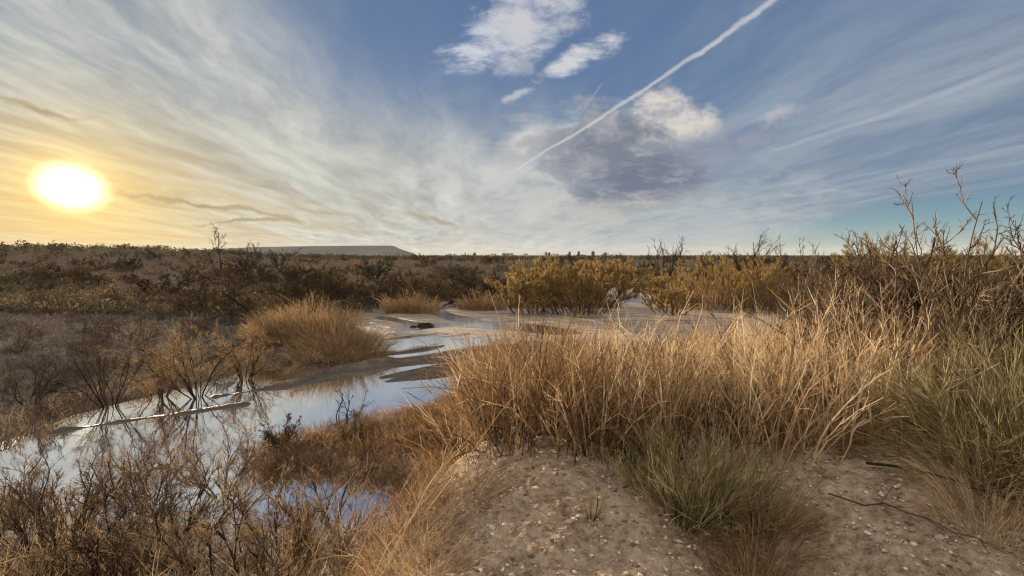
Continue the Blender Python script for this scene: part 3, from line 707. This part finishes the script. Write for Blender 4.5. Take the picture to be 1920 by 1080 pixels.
tuft('grass_clump', 'tan grass tuft low on the left slope of the gravel mound', -.58, 2.95, .26, .30, 600, M_litter, w=.0038, lean=.9, side=4)
tuft('grass_clump', 'tawny grass tuft at the bottom left edge of the gravel mound', -.45, 2.62, .2, .22, 380, M_tawny, w=.0038, lean=.9, side=4)
tuft('grass_clump', 'sparse straw grass tuft at the right foot of the gravel mound', 1.05, 3.2, .2, .3, 260, M_straw, w=.004, lean=.8, side=3)
tuft('grass_clump', 'brown bent grass tuft under the right end of the weed stand', 2.5, 4.2, .35, .45, 700, M_russet, w=.005, lean=.9, side=4)
tuft('grass_clump', 'straw grass spilling from under the large green broom', 3.1, 3.25, .4, .38, 800, M_straw, w=.0045, lean=1.0, side=3)
# ---- green brooms
def broom(label, x, y, r, h, stems, kid, mat, lean=(0, 0), w=.0035, spread=.9, up=.02):
    z = hz(x, y); root = thing('broom_bush', label, 'shrub', (x, y, z))
    st, d = fan(stems, spread, lean, r * .35)
    P0, R0 = grow_line(st, d, h * rng.uniform(.5, 1.0, stems), np.full(stems, w * 1.6), 8, .09, up)
    g = Geo(); g.tubes(P0, R0, 3); g.build('stem', M_bark_grey, root)
    P1, R1 = sprout(P0, R0, kid, .18, 1, (8, 32), .55, .6, 5, .07, .04, w * .45)
    c = Geo(); c.tubes(P1, R1, 2)
    P2, R2 = sprout(P1, R1, 2, .2, .9, (8, 28), .55, .8, 4, .07, .05, w * .4); c.tubes(P2, R2, 2)
    c.build('foliage', mat, root)
    return root
broom('large grey green broom bush at the right edge of the bank', 3.72, 3.65, .7, 1.05, 280, 16, M_broom, (-.1, -.18), .0045, 1.15, -.05)
broom('tall yellow green broom bush behind the large one at right', 4.35, 4.35, .6, 1.05, 130, 14, M_broom, (0, 0), .004, .8)
broom('small green broom bush in front of the straw stems', 1.18, 3.38, .42, .62, 120, 16, M_broom, (0, 0), .0035, .75)
broom('small olive broom bush at the top of the gully', 1.55, 3.42, .3, .48, 90, 15, M_broom, (.1, -.1), .0035, .9)
broom('thin green seedling growing on the gravel mound', .48, 3.02, .05, .26, 9, 7, M_broom, (0, 0), .003, .35)
broom('tiny green sprout on the gravel by the bottom edge', .98, 2.55, .05, .08, 10, 4, M_broom, (0, 0), .003, .9)

# ---- bare saplings at right
def sapling(label, px, py_base, z, h, stems, lean, spread=.35, kids=(6, 7, 4), wob=.13, r0=.017, bark=M_bark_pale, y=None):
    import zlib
    global rng
    keep, rng = rng, np.random.default_rng(zlib.crc32(label.encode()))      # each sapling keeps its own shape
    x, yy = at(px, py_base, z)
    if y: yy = y; x = (px - 960) / FPX * y
    o = bush('bare_sapling', label, 'sapling', (x, yy, hz(x, yy)), h, stems, spread, wob, .05, r0, kids, (22, 58), (.40, .34, .5), bark, bark, minr=.0042, lean=lean, base=.15, rf=.66, sides=5, rise=(.06, .05, .04))
    rng = keep
    return o
sapling('tallest bare sapling with forked pale stems above the right horizon', 1770, 0, 0, 2.55, 6, (-.03, 0), .17, y=5.2)
sapling('bare sapling leaning left in front of the tall straw', 1715, 0, 0, 1.7, 10, (-.42, .05), .30, y=5.0)
sapling('bare dark sapling leaning over the left of the weed stand', 1660, 0, 0, 1.9, 9, (-.34, .1), .35, bark=M_bark_grey, y=6.6)
sapling('bare pale sapling at the right edge of the picture', 1885, 0, 0, 1.85, 8, (.0, 0), .30, y=5.0)
sapling('slim bare sapling between the tallest one and the right edge', 1835, 0, 0, 1.75, 8, (-.12, 0), .35, bark=M_bark_grey, y=4.9)
sapling('bare sapling with hooked tips standing behind the leaning ones', 1640, 0, 0, 2.1, 10, (-.15, 0), .36, y=8.0)
sapling('bare grey sapling far behind the tallest one', 1740, 0, 0, 2.1, 9, (-.1, 0), .4, bark=M_bark_grey, y=8.6)
sapling('bare dark sapling behind the right edge sapling', 1870, 0, 0, 1.8, 9, (-.1, 0), .4, bark=M_bark_dark, y=6.6)
sapling('slender bare sapling left of the others in the straw', 1590, 0, 0, 1.45, 8, (-.25, 0), .3, y=6.0)
sapling('low bare sapling spreading at the foot of the tall ones', 1790, 0, 0, 1.1, 8, (-.2, -.1), .8, y=4.6)
for lb, px_, y_, h_, bk in (('dense dark brown twiggy sapling among the right hand ones', 1690, 6.2, 2.10, M_bark_dark), ('reddish brown twiggy sapling behind the large green broom', 1810, 5.6, 2.10, M_bark_grey),
        ('dense dark sapling close to the right edge, behind the broom', 1900, 6.0, 2.04, M_bark_dark), ('low dense brown sapling where the weed stand meets the saplings', 1620, 7.0, 1.92, M_bark_grey),
        ('low dark sapling farther back between the leaning ones', 1570, 8.4, 2.04, M_bark_dark), ('dense grey sapling far back at the right', 1800, 9.0, 2.28, M_bark_grey)):
    sapling(lb, px_, 0, 0, h_, 13, (-.1, 0), .5, kids=(7, 8, 4), r0=.022, bark=bk, y=y_)
def arching(label, x, y, h, stems, lean, bark=M_bark_dark, spread=.5, kids=(5, 4, 3), r0=.011):
    return bush('bare_shrub', label, 'shrub', (x, y, hz(x, y)), h, stems, spread, .12, -.02, r0, kids, (18, 50), (.5, .4, .45), bark, bark, minr=.003, lean=lean, rf=.6)
arching('dark bare twigs arching left out of the weed stand', 2.1, 5.6, 1.45, 9, (-.75, .1), M_bark_grey)
arching('thin dark bare shrub rising from the middle of the weed stand', 3.0, 6.8, 1.5, 7, (-.4, 0), M_bark_dark)
arching('pale bare twigs fanning at the front foot of the weed stand', 1.35, 3.95, .8, 8, (-.1, -.35), M_bark_pale, .8)

# ---- shrubs of the left bank and the lower left tangle
def bank_shrub(label, px, y, h, stems=8, leaf=None, leaves=0, bark=M_bark_dark, spread=.75, kids=(7, 7, 6), twig=None, lean=(0, 0), r0=.016, ll=.03):
    x = (px - 960) / FPX * y
    return bush('bare_shrub', label, 'shrub', (x, y, max(hz(x, y), -.02)), h, stems, spread, .13, .03, r0, kids, (15, 48), (.55, .5, .5), bark, twig or bark, leaf, int(leaves * .7), ll * 1.5, ll * .14, .4, .0032, lean=lean)
bank_shrub('bare dark shrub nearer the left edge on the stream bank', 195, 9.9, 1.75, 10, M_brown_leaf, 1100, twig=M_bark_grey)
bank_shrub('bare dark shrub with tawny twigs at the water edge below the tawny clump', 365, 10.6, 1.75, 11, M_tawny, 3600, twig=M_tawny)
bank_shrub('low tawny twiggy shrub between the two dark bank shrubs', 290, 10.6, 1.0, 13, M_tawny, 3200, twig=M_tawny, bark=M_bark_grey)
bank_shrub('small bare shrub at the left edge above the channel', 40, 9.6, .9, 8, twig=M_bark_grey)
bank_shrub('sparse bare shrub leaning over the channel by the big clump', 455, 12.2, 1.2, 11, M_tawny, 1500, twig=M_tawny, lean=(.35, -.1))
bank_shrub('thin green grey sprig shrub over the shining water', 640, 8.6, .85, 6, M_olive_leaf, 350, spread=.6, kids=(4, 4, 3))
bank_shrub('dark forked shrub in the middle of the lower left tangle', 322, 4.4, 1.25, 6, M_rust, 2600, twig=M_litter, r0=.02, ll=.022)
bank_shrub('rust seeded shrub right of the dark forked one', 470, 4.1, 1.05, 9, M_rust, 3600, twig=M_litter, ll=.022)
bank_shrub('brown twiggy shrub in the lower left corner', 60, 4.3, 1.25, 9, M_brown_leaf, 2200, twig=M_bark_grey, ll=.02)
bank_shrub('dark bare shrub standing in water near the bottom edge', 190, 3.7, 1.05, 9, M_rust, 1500, twig=M_bark_dark, ll=.022)
bank_shrub('fine russet shrub on the edge of the backwater below the spit', 600, 5.0, .95, 9, M_rust, 2600, twig=M_litter, ll=.022)
bank_shrub('tall sparse russet shrub behind the dark forked one', 250, 5.6, 1.0, 8, M_rust, 2200, twig=M_litter, ll=.024)
bank_shrub('olive brown shrub with fine twigs near the left edge', 110, 5.4, .8, 9, M_brown_leaf, 1800, twig=M_litter, ll=.024)
bank_shrub('low rusty shrub at the bottom between tangle and slope', 560, 3.4, .7, 9, M_rust, 1800, twig=M_litter, ll=.02)

for i_, (lb, px_, y_, h_, lf_, tw_) in enumerate((
    ('dark twiggy shrub at the bottom left edge, lowest of the tangle', 20, 3.4, 1.0, M_rust, M_bark_dark), ('brown shrub rising behind the lower left corner', 30, 5.2, .85, M_brown_leaf, M_russet),
    ('grey twigged shrub left of the dark forked one', 235, 4.7, 1.0, M_rust, M_bark_grey), ('rust shrub low at the bottom between corner and forked shrub', 270, 3.3, .85, M_rust, M_russet),
    ('rust shrub right at the bottom below the forked shrub', 400, 3.25, .8, M_rust, M_bark_dark), ('tawny shrub over the water below the two dark bank shrubs', 400, 6.2, .85, M_rust, M_russet),
    ('fine brown shrub on the pool side of the tangle', 520, 4.5, .95, M_brown_leaf, M_russet), ('low brown shrub at the pool edge under the slope', 650, 3.9, .7, M_rust, M_russet),
    ('dark low shrub at the tip of the brown spit', 520, 7.5, .5, M_brown_leaf, M_bark_dark), ('brown shrub in the middle of the spit', 660, 7.6, .42, M_brown_leaf, M_russet),
    ('russet shrub where the spit meets the bank', 780, 7.4, .5, M_rust, M_russet))):
    bank_shrub(lb, px_, y_, h_, 10, lf_, 2600, bark=M_bark_tan if i_ % 3 else M_bark_dark, twig=M_litter if i_ % 2 else tw_, ll=.024, r0=.014)

proto = bush('bank_bush', 'low grey twiggy bush on the bare left bank', 'bush', (0, 0, 0), .75, 11, 1.1, .15, .01, .010, (6, 6, 4), (18, 55), (.55, .5, .5), M_bark_grey, M_bark_grey, M_stub, 500, .05, .008, .4, .004, group='low twiggy bushes on the left bank', base=.12)
spots = []
for i in range(3000):
    if len(spots) >= 38: break
    px_, py_ = rng.uniform(-60, 560), 570 + 230 * rng.random() ** 1.2; x, y = at(px_, py_, .3)
    if sdf(BASIN, np.array([x]), np.array([y]))[0] > -.35 or any((x - a) ** 2 + (y - b) ** 2 < .45 for a, b in spots): continue
    spots.append((x, y)); k = rng.uniform(.45, 1.15)
    if len(spots) == 1: proto.location = (x, y, hz(x, y)); proto.scale = (k,) * 3
    else: copy_thing(proto, (x, y, hz(x, y)), rng.uniform(0, 6.28), k)
grass_stand('dry_grass', 'thin tawny grass fringing the left edge of the stream', [(-10.5, 5.4), (-8.6, 7.6), (-8.9, 9.8), (-8.0, 11.8), (-7.2, 14), (-5.5, 15.6), (-4.9, 14.9), (-6.6, 13.4), (-7.3, 11.4), (-8.1, 9.7), (-7.8, 7.7), (-9.4, 5.2)], 2000, .26, M_tawny, .009, 5, .34, .5, .25, per=10, spread=.14)

# ---- pale stalks leaning across the pool, each a stalk of its own
def stalk(label, x, y, h, lean, ldir, mat=M_straw):
    z = hz(x, y); root = thing('dry_stalk', label, 'stalk', (x, y, z), 'pale stalks leaning over the slope')
    g = Geo(); P, R = blades(g, np.zeros(1), np.zeros(1), np.full(1, -.05), np.array([h]), np.array([lean]), np.array([ldir]), np.array([.011]), 7, np.array([.8]), 4, .25)
    P1, R1 = sprout(P, R, 9, .35, 1, (12, 35), .2, .6, 3, .1, .03, .0016); g.tubes(P1, R1, 3); g.build('stem', mat, root)
SL = 'pale dry stalk leaning right over the brown slope by the pool'
for i in range(44):
    stalk(SL, -1.2 + rng.uniform(-.9, .55), rng.uniform(2.5, 5.2), rng.uniform(.7, 1.35), rng.uniform(.3, .85), rng.uniform(-.35, .5))

# ---- dark mesquites round the head of the flat
def mesquite(label, px, pyb, hpx, wpx, leaves=2500, leaf=M_dark_leaf, y=None, stems=9, bark=M_bark_dark):
    x, yy = at(px, pyb, .25); s = yy / FPX; h = hpx * s
    r = bush('mesquite_bush', label, 'bush', (x, yy, hz(x, yy)), h * 1.0, stems, 1.15, .17, -.005, .04, (7, 7, 6), (20, 65), (.55, .5, .45), bark, bark, leaf, leaves * 2, .08, .020, .3, .008, base=.3)
    r.scale = (max(1, wpx / hpx * .55), 1, 1)
    return r
mesquite('wide dark bare mesquite with arching branches on the left bank', 487, 612, 128, 250, 2600)
mesquite('dark brown mesquite left of the wide arching one', 395, 590, 80, 160, 2200, M_brown_leaf)
mesquite('small dark mesquite behind the big tawny clump', 620, 575, 75, 130, 3000)
mesquite('dark rounded mesquite behind the small tawny clump', 715, 572, 70, 120, 3400, M_dark_leaf)
mesquite('broad dark brown mesquite behind the head of the stream', 820, 568, 72, 150, 3800, M_brown_leaf)
mesquite('dark mesquite beside the golden willow', 915, 562, 60, 130, 3200, M_dark_leaf)
mesquite('near black mesquite low on the plain beyond the left bank', 300, 560, 52, 150, 2400)
mesquite('dark brown mesquite between golden willow and pool', 1010, 545, 50, 120, 2400, M_brown_leaf)
mesquite('dark mesquite behind the far pool', 1190, 535, 45, 110, 2600, M_dark_leaf)
mesquite('dark thicket bush right of the far pool', 1480, 560, 66, 130, 3200, M_dark_leaf)
mesquite('dark bush behind the bare saplings', 1600, 565, 70, 150, 3200, M_brown_leaf)
mesquite('dark bush between yellow green willow and right edge', 1840, 590, 90, 160, 3600, M_brown_leaf)
mesquite('pale grey twiggy bush beyond the reed band', 1500, 575, 60, 90, 2500, M_grey_leaf, bark=M_bark_grey)

for lb, a_, b_, hp, wp, lf in (('dark mesquite left of the head of the stream', 660, 562, 56, 120, M_brown_leaf), ('brown mesquite behind the left end of the sand flat', 760, 556, 54, 130, M_brown_leaf),
        ('low near black mesquite between the head of the stream and the golden thicket', 880, 556, 58, 120, M_dark_leaf), ('brown grey mesquite rising behind the broad dark brown one', 850, 540, 48, 150, M_grey_leaf),
        ('dark mesquite far behind the big tawny clump', 560, 545, 50, 140, M_dark_leaf), ('brown mesquite on the left plain behind the wide arching one', 440, 545, 52, 150, M_brown_leaf),
        ('dark mesquite behind the golden thicket, above its middle', 1080, 528, 42, 130, M_dark_leaf), ('dark brown mesquite behind the reed band', 1320, 545, 62, 150, M_brown_leaf),
        ('near black mesquite behind the reed band, right of the brown one', 1420, 545, 60, 140, M_dark_leaf), ('brown mesquite filling the right behind the saplings', 1700, 560, 72, 170, M_brown_leaf),
        ('low brown mesquite at the back of the left plain', 180, 545, 40, 150, M_brown_leaf), ('low olive mesquite near the left edge of the plain', 50, 545, 44, 140, M_olive_leaf),
        ('pale olive bush beside the low olive mesquite', 130, 535, 36, 90, M_olive_leaf)):
    mesquite(lb, a_, b_, hp, wp, 3200, lf, bark=M_bark_grey if lf in (M_grey_leaf, M_olive_leaf) else M_bark_dark)
# ---- golden willows
def willow(label, px, pyb, hpx, wpx, leaves=9000, leaf=M_gold_leaf, z=.25):
    x, yy = at(px, pyb, z); h = hpx * yy / FPX
    r = bush('willow_bush', label, 'willow', (x, yy, hz(x, yy)), h * 1.05, 34, .85, .07, .06, .022, (6, 5, 4), (8, 32), (.5, .45, .5), M_bark_grey, M_gold_leaf, leaf, int(leaves * 2.4), .18, .016, 1.3, .007, base=.55 * h, leaf_t0=.0)
    r.scale = (max(1, wpx / hpx * .75), 1, 1)
    return r
willow('wide golden willow bush behind the sand flat, left of the pool', 1062, 580, 92, 200, 12000)
willow('golden willow bush at the left end, low and dense', 1000, 580, 66, 90, 5000)
willow('golden willow filling the gap in the middle of the golden thicket', 1095, 580, 84, 110, 6000)
willow('rounded golden willow behind the far pool, right of it', 1262, 560, 52, 120, 6000)
willow('golden willow with bare twigs above it by the reed band', 1385, 575, 92, 140, 7000)
willow('bright golden willow just right of the far pool', 1255, 582, 46, 70, 3500)
willow('yellow green willow below the right horizon', 1725, 590, 140, 150, 9000, M_green_gold)
willow('small yellow green willow at the right edge behind the saplings', 1905, 600, 130, 110, 6000, M_green_gold)

# ---- bare trees against the sky
def bare_tree(label, px, pyb, hpx, stems=5, z=.4, spread=.55, bark=M_bark_dark):
    x, yy = at(px, pyb, z); s = yy / FPX; h = hpx * s
    return bush('bare_tree', label, 'tree', (x, yy, hz(x, yy)), h, stems, spread, .09, .03, .05 * h / 3, (6, 6, 4), (18, 45), (.5, .45, .45), bark, bark, minr=.012 * yy / 40, base=.2)
bare_tree('round topped bare tree on the horizon behind the far pool', 1245, 530, 82, 8, spread=.8)
bare_tree('bare tree with fine upswept twigs above the golden willow', 1400, 560, 122, 7)
bare_tree('thin bare tree beside the upswept one, leaning left', 1345, 555, 98, 5)
bare_tree('bare tree crown poking above the horizon near the saplings', 1500, 560, 105, 5)
bare_tree('lone thin bare tree standing above the left horizon', 414, 515, 78, 2, spread=.12)
bare_tree('small bare tree right of the lone thin one', 470, 512, 50, 5)
bare_tree('small spreading bare tree before the mesa', 525, 515, 50, 6)

# ---- scrub of the plain: a few kinds, copied
def scrub(label, leaf, bark, h, n, group, wid=1.0, ll=.09):
    return bush('scrub_bush', label, 'bush', (0, 0, 0), h, 10, 1.15, .15, .0, .025, (5, 5, 3), (20, 60), (.55, .5, .5), bark, bark, leaf, n * 3, ll * .75, .020, .5, .010, group=group, base=.3)
KINDS = [scrub('dark brown scrub bush scattered on the far plain', M_brown_leaf, M_bark_dark, 1.1, 1500, 'dark brown scrub on the plain'),
         scrub('near black scrub bush scattered on the far plain', M_dark_leaf, M_bark_dark, 1.3, 1700, 'near black scrub on the plain'),
         scrub('olive scrub bush scattered on the far plain', M_olive_leaf, M_bark_dark, 1.0, 1900, 'olive scrub on the plain'),
         scrub('grey scrub bush scattered on the far plain', M_grey_leaf, M_bark_grey, .9, 1700, 'grey scrub on the plain'),
         scrub('tawny scrub bush scattered on the far plain', M_tawny, M_bark_grey, .75, 1500, 'tawny scrub on the plain')]
def scatter():
    spots = []; tries = 0
    while len(spots) < 298 and tries < 60000:
        tries += 1
        px = rng.uniform(-40, 1960); t = rng.random()
        py = 486 + 74 * t ** 1.5
        x, y = at(px, py, .6)
        if sdf(BASIN, np.array([x]), np.array([y]))[0] > -1.5 or y < 22: continue
        if px < 560 and py > 530 and rng.random() < .75: continue
        if 60 < px < 330 and 520 < py < 560 and rng.random() < .5: continue
        if any((x - a) ** 2 + (y - b) ** 2 < (.9 + .012 * y) ** 2 for a, b in spots): continue
        spots.append((x, y))
    used = [False] * 5
    for x, y in spots:
        u = (x / y + 1) / 2; 
        w = np.array([.28, .30, .16, .12, .14]) if u > .3 else np.array([.24, .14, .26, .24, .12])
        k = int(rng.choice(5, p=w / w.sum())); sc = rng.uniform(.7, 1.45) * (1 + .004 * y)
        loc = (x, y, hz(x, y) - .05); rot = rng.uniform(0, 6.28)
        if not used[k]:
            used[k] = True; KINDS[k].location = loc; KINDS[k].rotation_euler = (0, 0, rot); KINDS[k].scale = (sc,) * 3
        else: copy_thing(KINDS[k], loc, rot, sc)
scatter()
def far_scrub():
    """scrub beyond about 120 m reads as one dark mass up to the horizon"""
    n = 5200; py = 479.6 + 9.5 * rng.random(n) ** 1.2; px = rng.uniform(-150, 2070, n)
    d = 2.3 * FPX / (py - 478); x = (px - 960) / FPX * d; y = d; z = height(x, y)
    keep = y < 1200; x, y, z, d = x[keep], y[keep], z[keep], d[keep]; n = len(x)
    hx = rng.uniform(-290, -50, 900); hy = rng.uniform(95, 230, 900)
    x = np.concatenate([x, hx]); y = np.concatenate([y, hy]); z = height(x, y); n = len(x)
    h = rng.uniform(.8, 2.0, n) * np.where(rng.random(n) < .04, 1.5, 1); w = h * rng.uniform(1.0, 2.2, n)
    m = 26; a = rng.normal(size=(n, m, 3)); a /= np.linalg.norm(a, axis=2, keepdims=True); a *= rng.random((n, m, 1)) ** .4
    C = np.stack([x, y, z + h * .45], 1)[:, None] + a * np.stack([w * .5, w * .5, h * .55], 1)[:, None]
    g = Geo(); t = np.clip(np.repeat(rng.random(n), m) + rng.normal(size=n * m) * .12, 0, 1)
    s = np.repeat(h * .42, m) * rng.uniform(.6, 1.3, n * m)
    g.bits(C.reshape(-1, 3), rng.normal(size=(n * m, 3)) + np.array([0, 0, .6]), s, s * .45, t)
    M = veg('far scrub leaf', [(.025, .018, .011), (.05, .036, .020), (.075, .062, .030), (.11, .090, .055), (.09, .06, .035)], .2)
    tag(g.build('scrub', M), 'dark scrub thicket filling the plain up to the horizon', 'scrub', None, 'stuff')
far_scrub()

# ---- far houses and trees of the town on the horizon
def house(label, px, py, wpx, hpx, Y, wallc, roofc):
    x, _, z = at_dist(px, py, Y); s = Y / FPX; w, h = wpx * s, hpx * s; z0 = z - h
    root = thing('house', label, 'house', (x, Y, z0))
    def flat_mat(n, c):
        m, N, t = new_mat(n); d = N.node('ShaderNodeBsdfDiffuse'); d.inputs[0].default_value = (*c, 1)
        o = N.node('ShaderNodeOutputMaterial'); t.links.new(d.outputs[0], o.inputs[0]); return m
    g = Geo(); a, b = w / 2, w * .35
    V = [(-a, -b, -3), (a, -b, -3), (a, b, -3), (-a, b, -3), (-a, -b, h * .65), (a, -b, h * .65), (a, b, h * .65), (-a, b, h * .65)]
    g.add(V, [(0, 1, 5, 4), (1, 2, 6, 5), (2, 3, 7, 6), (3, 0, 4, 7)], .5); g.build('wall', flat_mat('house wall', wallc), root)
    g = Geo(); a *= 1.06; b *= 1.1; e = h * .655
    g.add([(-a, -b, e), (a, -b, e), (a, b, e), (-a, b, e), (-a * .8, 0, h), (a * .8, 0, h)], [(0, 1, 5, 4), (2, 3, 4, 5)], .5)
    g.add([(-a, -b, e), (a, -b, e), (a, b, e), (-a, b, e), (-a * .8, 0, h), (a * .8, 0, h)], [(1, 2, 5), (3, 0, 4)], .5)
    g.build('roof', flat_mat('house roof', roofc), root)
house('small pale house far off on the horizon, widest of the town', 955, 474.5, 16, 7, 560, (.55, .52, .5), (.30, .26, .24))
house('small white house far off on the horizon, left of the widest', 925, 475.5, 10, 5, 600, (.65, .64, .62), (.35, .32, .30))
house('small pale house far off on the horizon, right of the widest', 985, 475.5, 9, 5, 600, (.6, .57, .54), (.28, .24, .22))
house('small grey house far off on the horizon under the low clouds', 1042, 476, 11, 5, 640, (.5, .5, .5), (.26, .25, .25))
def far_tree(label, px, py, hpx, wpx, Y):
    x, _, z = at_dist(px, py, Y); s = Y / FPX; h = hpx * s; w = wpx * s
    root = thing('town_tree', label, 'tree', (x, Y, z - h), 'dark trees of the town on the horizon')
    g = Geo(); g.tubes(np.array([[[0, 0, -3], [0, 0, h * .3], [0, 0, h * .7]]]), np.array([[.3, .25, .1]]), 5); g.build('trunk', M_bark_dark, root)
    n = 160; a = unit(rng.normal(size=(n, 3))) * rng.random((n, 1)) ** .4 * np.array([w * .5, w * .5, h * .5]) + np.array([0, 0, h * .55])
    c = Geo(); c.bits(a, rng.normal(size=(n, 3)) + [0, 0, .8], h * .22, h * .12); c.build('crown', M_dark_leaf, root)
for px, py, hp, wp in ((890, 473, 9, 6), (945, 474, 7, 9), (1030, 473, 9, 5), (1068, 472, 10, 5), (1085, 471.5, 10, 6), (1112, 471, 11, 7), (1135, 473, 8, 9)):
    far_tree('dark tree among the far houses on the horizon', px, py, hp, wp, 520)

# ---- gravel, stones, sticks
def gravel():
    n = 8500
    q = in_poly([(-.6, 2.2), (-.3, 4.3), (.5, 4.2), (1.3, 3.6), (1.8, 4.2), (3.2, 4.4), (4.2, 3.6), (4, 2), (0, 1.8)], n)
    x, y = q.T; z = height(x, y); s = .0035 + .019 * rng.random(n) ** 4
    oc = np.array([[1, 0, 0], [0, 1, 0], [-1, 0, 0], [0, -1, 0], [0, 0, 1], [0, 0, -1]], float)
    of = np.array([[0, 1, 4], [1, 2, 4], [2, 3, 4], [3, 0, 4], [1, 0, 5], [2, 1, 5], [3, 2, 5], [0, 3, 5]])
    th = rng.uniform(0, 6.28, n); c, s_ = np.cos(th), np.sin(th)
    V = oc[None] * rng.uniform(.55, 1.3, (n, 6, 1)) * np.stack([s * rng.uniform(.8, 1.5, n), s, s * .6], 1)[:, None]
    V = np.stack([V[..., 0] * c[:, None] - V[..., 1] * s_[:, None], V[..., 0] * s_[:, None] + V[..., 1] * c[:, None], V[..., 2]], -1)
    V += np.stack([x, y, z + s * .2], 1)[:, None]
    F = of[None] + (np.arange(n) * 6)[:, None, None]
    g = Geo(); g.add(V, F, np.repeat(rng.random(n), 6))
    tag(g.build('gravel', veg('pebble', [(.13, .09, .065), (.27, .20, .15), (.40, .31, .23), (.50, .41, .32), (.66, .60, .53)], 0)), 'loose pale gravel on the near bank', 'gravel', None, 'stuff')
    q = in_poly([(-.7, 2.2), (-.4, 4.4), (.7, 4.2), (1.3, 3.6), (1.8, 4.2), (3.2, 4.6), (4.2, 3.6), (4, 2), (0, 1.8)], 2600)
    x, y = q.T; z = height(x, y) + .006; a = rng.uniform(0, 6.28, len(x)); L = rng.uniform(.02, .11, len(x))
    P, R = grow_line(np.stack([x, y, z], 1), np.stack([np.cos(a), np.sin(a), 0.08 * rng.normal(size=len(x))], 1), L, np.full(len(x), .0014), 3, .2, 0)
    g = Geo(); g.tubes(P, R, 2); tag(g.build('litter', M_litter), 'thin broken straw litter on the near bank', 'litter', None, 'stuff')
gravel()
def stone(label, x, y, s, col, cat='stone'):
    z = hz(x, y); import bmesh
    bm = bmesh.new(); bmesh.ops.create_icosphere(bm, subdivisions=3, radius=1)
    for v in bm.verts:
        k = 1 + .5 * float(fbm(np.array([v.co.x * 1.3 + x * 9]), np.array([v.co.y * 1.3 + v.co.z * 1.7]), 61, 3)[0])
        v.co = v.co * k; v.co.x *= s * 1.4; v.co.y *= s; v.co.z *= s * .62
    me = bpy.data.meshes.new('stone'); bm.to_mesh(me); bm.free()
    m, N, t = new_mat('stone'); geo = N.node('ShaderNodeNewGeometry')
    d = N.node('ShaderNodeBsdfDiffuse'); N.put(d.inputs[0], N.ramp(N.noise(geo.outputs['Position'], 30 / max(s * 10, .5), 5, .7), [(.35, tuple(c * .55 for c in col) + (1,)), (.65, tuple(col) + (1,))]))
    o = N.node('ShaderNodeOutputMaterial'); t.links.new(d.outputs[0], o.inputs[0]); me.materials.append(m)
    ob = link(bpy.data.objects.new('stone', me)); ob.location = (x, y, z + s * .2); ob.rotation_euler = (0, 0, x * 7); tag(ob, label, cat)
x, y = at(797, 610, .05); stone('dark lump of debris on the pale sand flat beside the stream', x, y, .28, (.04, .035, .03), 'rock')
x, y = at(775, 611, .05); stone('smaller dark lump left of the debris on the sand flat', x, y, .13, (.05, .045, .04), 'rock')
x, y = at(1060, 580, .08); stone('pale stone on the sand below the golden willow', x, y, .16, (.6, .56, .52), 'rock')
stone('white stone at the foot of the green broom', .98, 3.28, .022, (.62, .59, .55))
stone('pale stone on the left slope of the gravel mound', -.12, 2.95, .020, (.55, .5, .45))
stone('white stone in the shade of the bare patch', 2.05, 2.85, .017, (.6, .57, .53))
stone('brown stone at the bottom of the bare patch', 2.35, 2.72, .022, (.4, .33, .26))
def stick(label, p0, p1, r, mat, kids=3):
    (x0, y0), (x1, y1) = p0, p1; z0, z1 = hz(x0, y0) + .03, hz(x1, y1) + .03
    root = thing('fallen_stick', label, 'stick', (x0, y0, z0))
    t = np.linspace(0, 1, 9)[:, None]; P = t * np.array([[x1 - x0, y1 - y0, z1 - z0]]); P[:, 2] += .05 * np.sin(np.pi * t[:, 0]); P[1:] += rng.normal(size=(8, 3)) * .012
    g = Geo(); R = np.linspace(r, r * .4, 9)[None]; g.tubes(P[None], R, 5)
    P1, R1 = sprout(P[None], R, kids, .2, .95, (25, 55), .28, .6, 5, .12, .02, .0025); g.tubes(P1, R1, 4); g.build('stem', mat, root)
stick('long pale fallen stick along the crest of the gravel mound', (-.55, 3.7), (.42, 4.1), .008, M_bark_pale)
stick('pale forked stick propped at the right of the gravel mound', (.75, 3.35), (1.15, 3.75), .008, M_bark_pale, 4)
stick('dark branch lying across the right corner of the bare patch', (2.55, 3.6), (3.35, 2.7), .011, M_bark_dark, 7)
stick('dark twiggy branch at the bottom right edge', (2.1, 3.3), (2.55, 2.55), .006, M_bark_dark, 7)

# ---- the dusty evening air between here and the mesa
def build_haze():
    g = Geo(); a, z0, z1 = 4600, -6, 60
    V = [(-a, -a, z0), (a, -a, z0), (a, a, z0), (-a, a, z0), (-a, -a, z1), (a, -a, z1), (a, a, z1), (-a, a, z1)]
    g.add(V, [(3, 2, 1, 0), (4, 5, 6, 7), (0, 1, 5, 4), (1, 2, 6, 5), (2, 3, 7, 6), (3, 0, 4, 7)], .5)
    m, N, t = new_mat('haze')
    v = N.node('ShaderNodeVolumePrincipled'); v.inputs['Color'].default_value = (.86, .88, .9, 1); v.inputs['Density'].default_value = .00009
    v.inputs['Anisotropy'].default_value = 0.0
    o = N.node('ShaderNodeOutputMaterial'); t.links.new(v.outputs[0], o.inputs['Volume'])
    tag(g.build('haze', m), 'thin evening haze over the whole plain', 'haze', None, 'stuff')
build_haze()
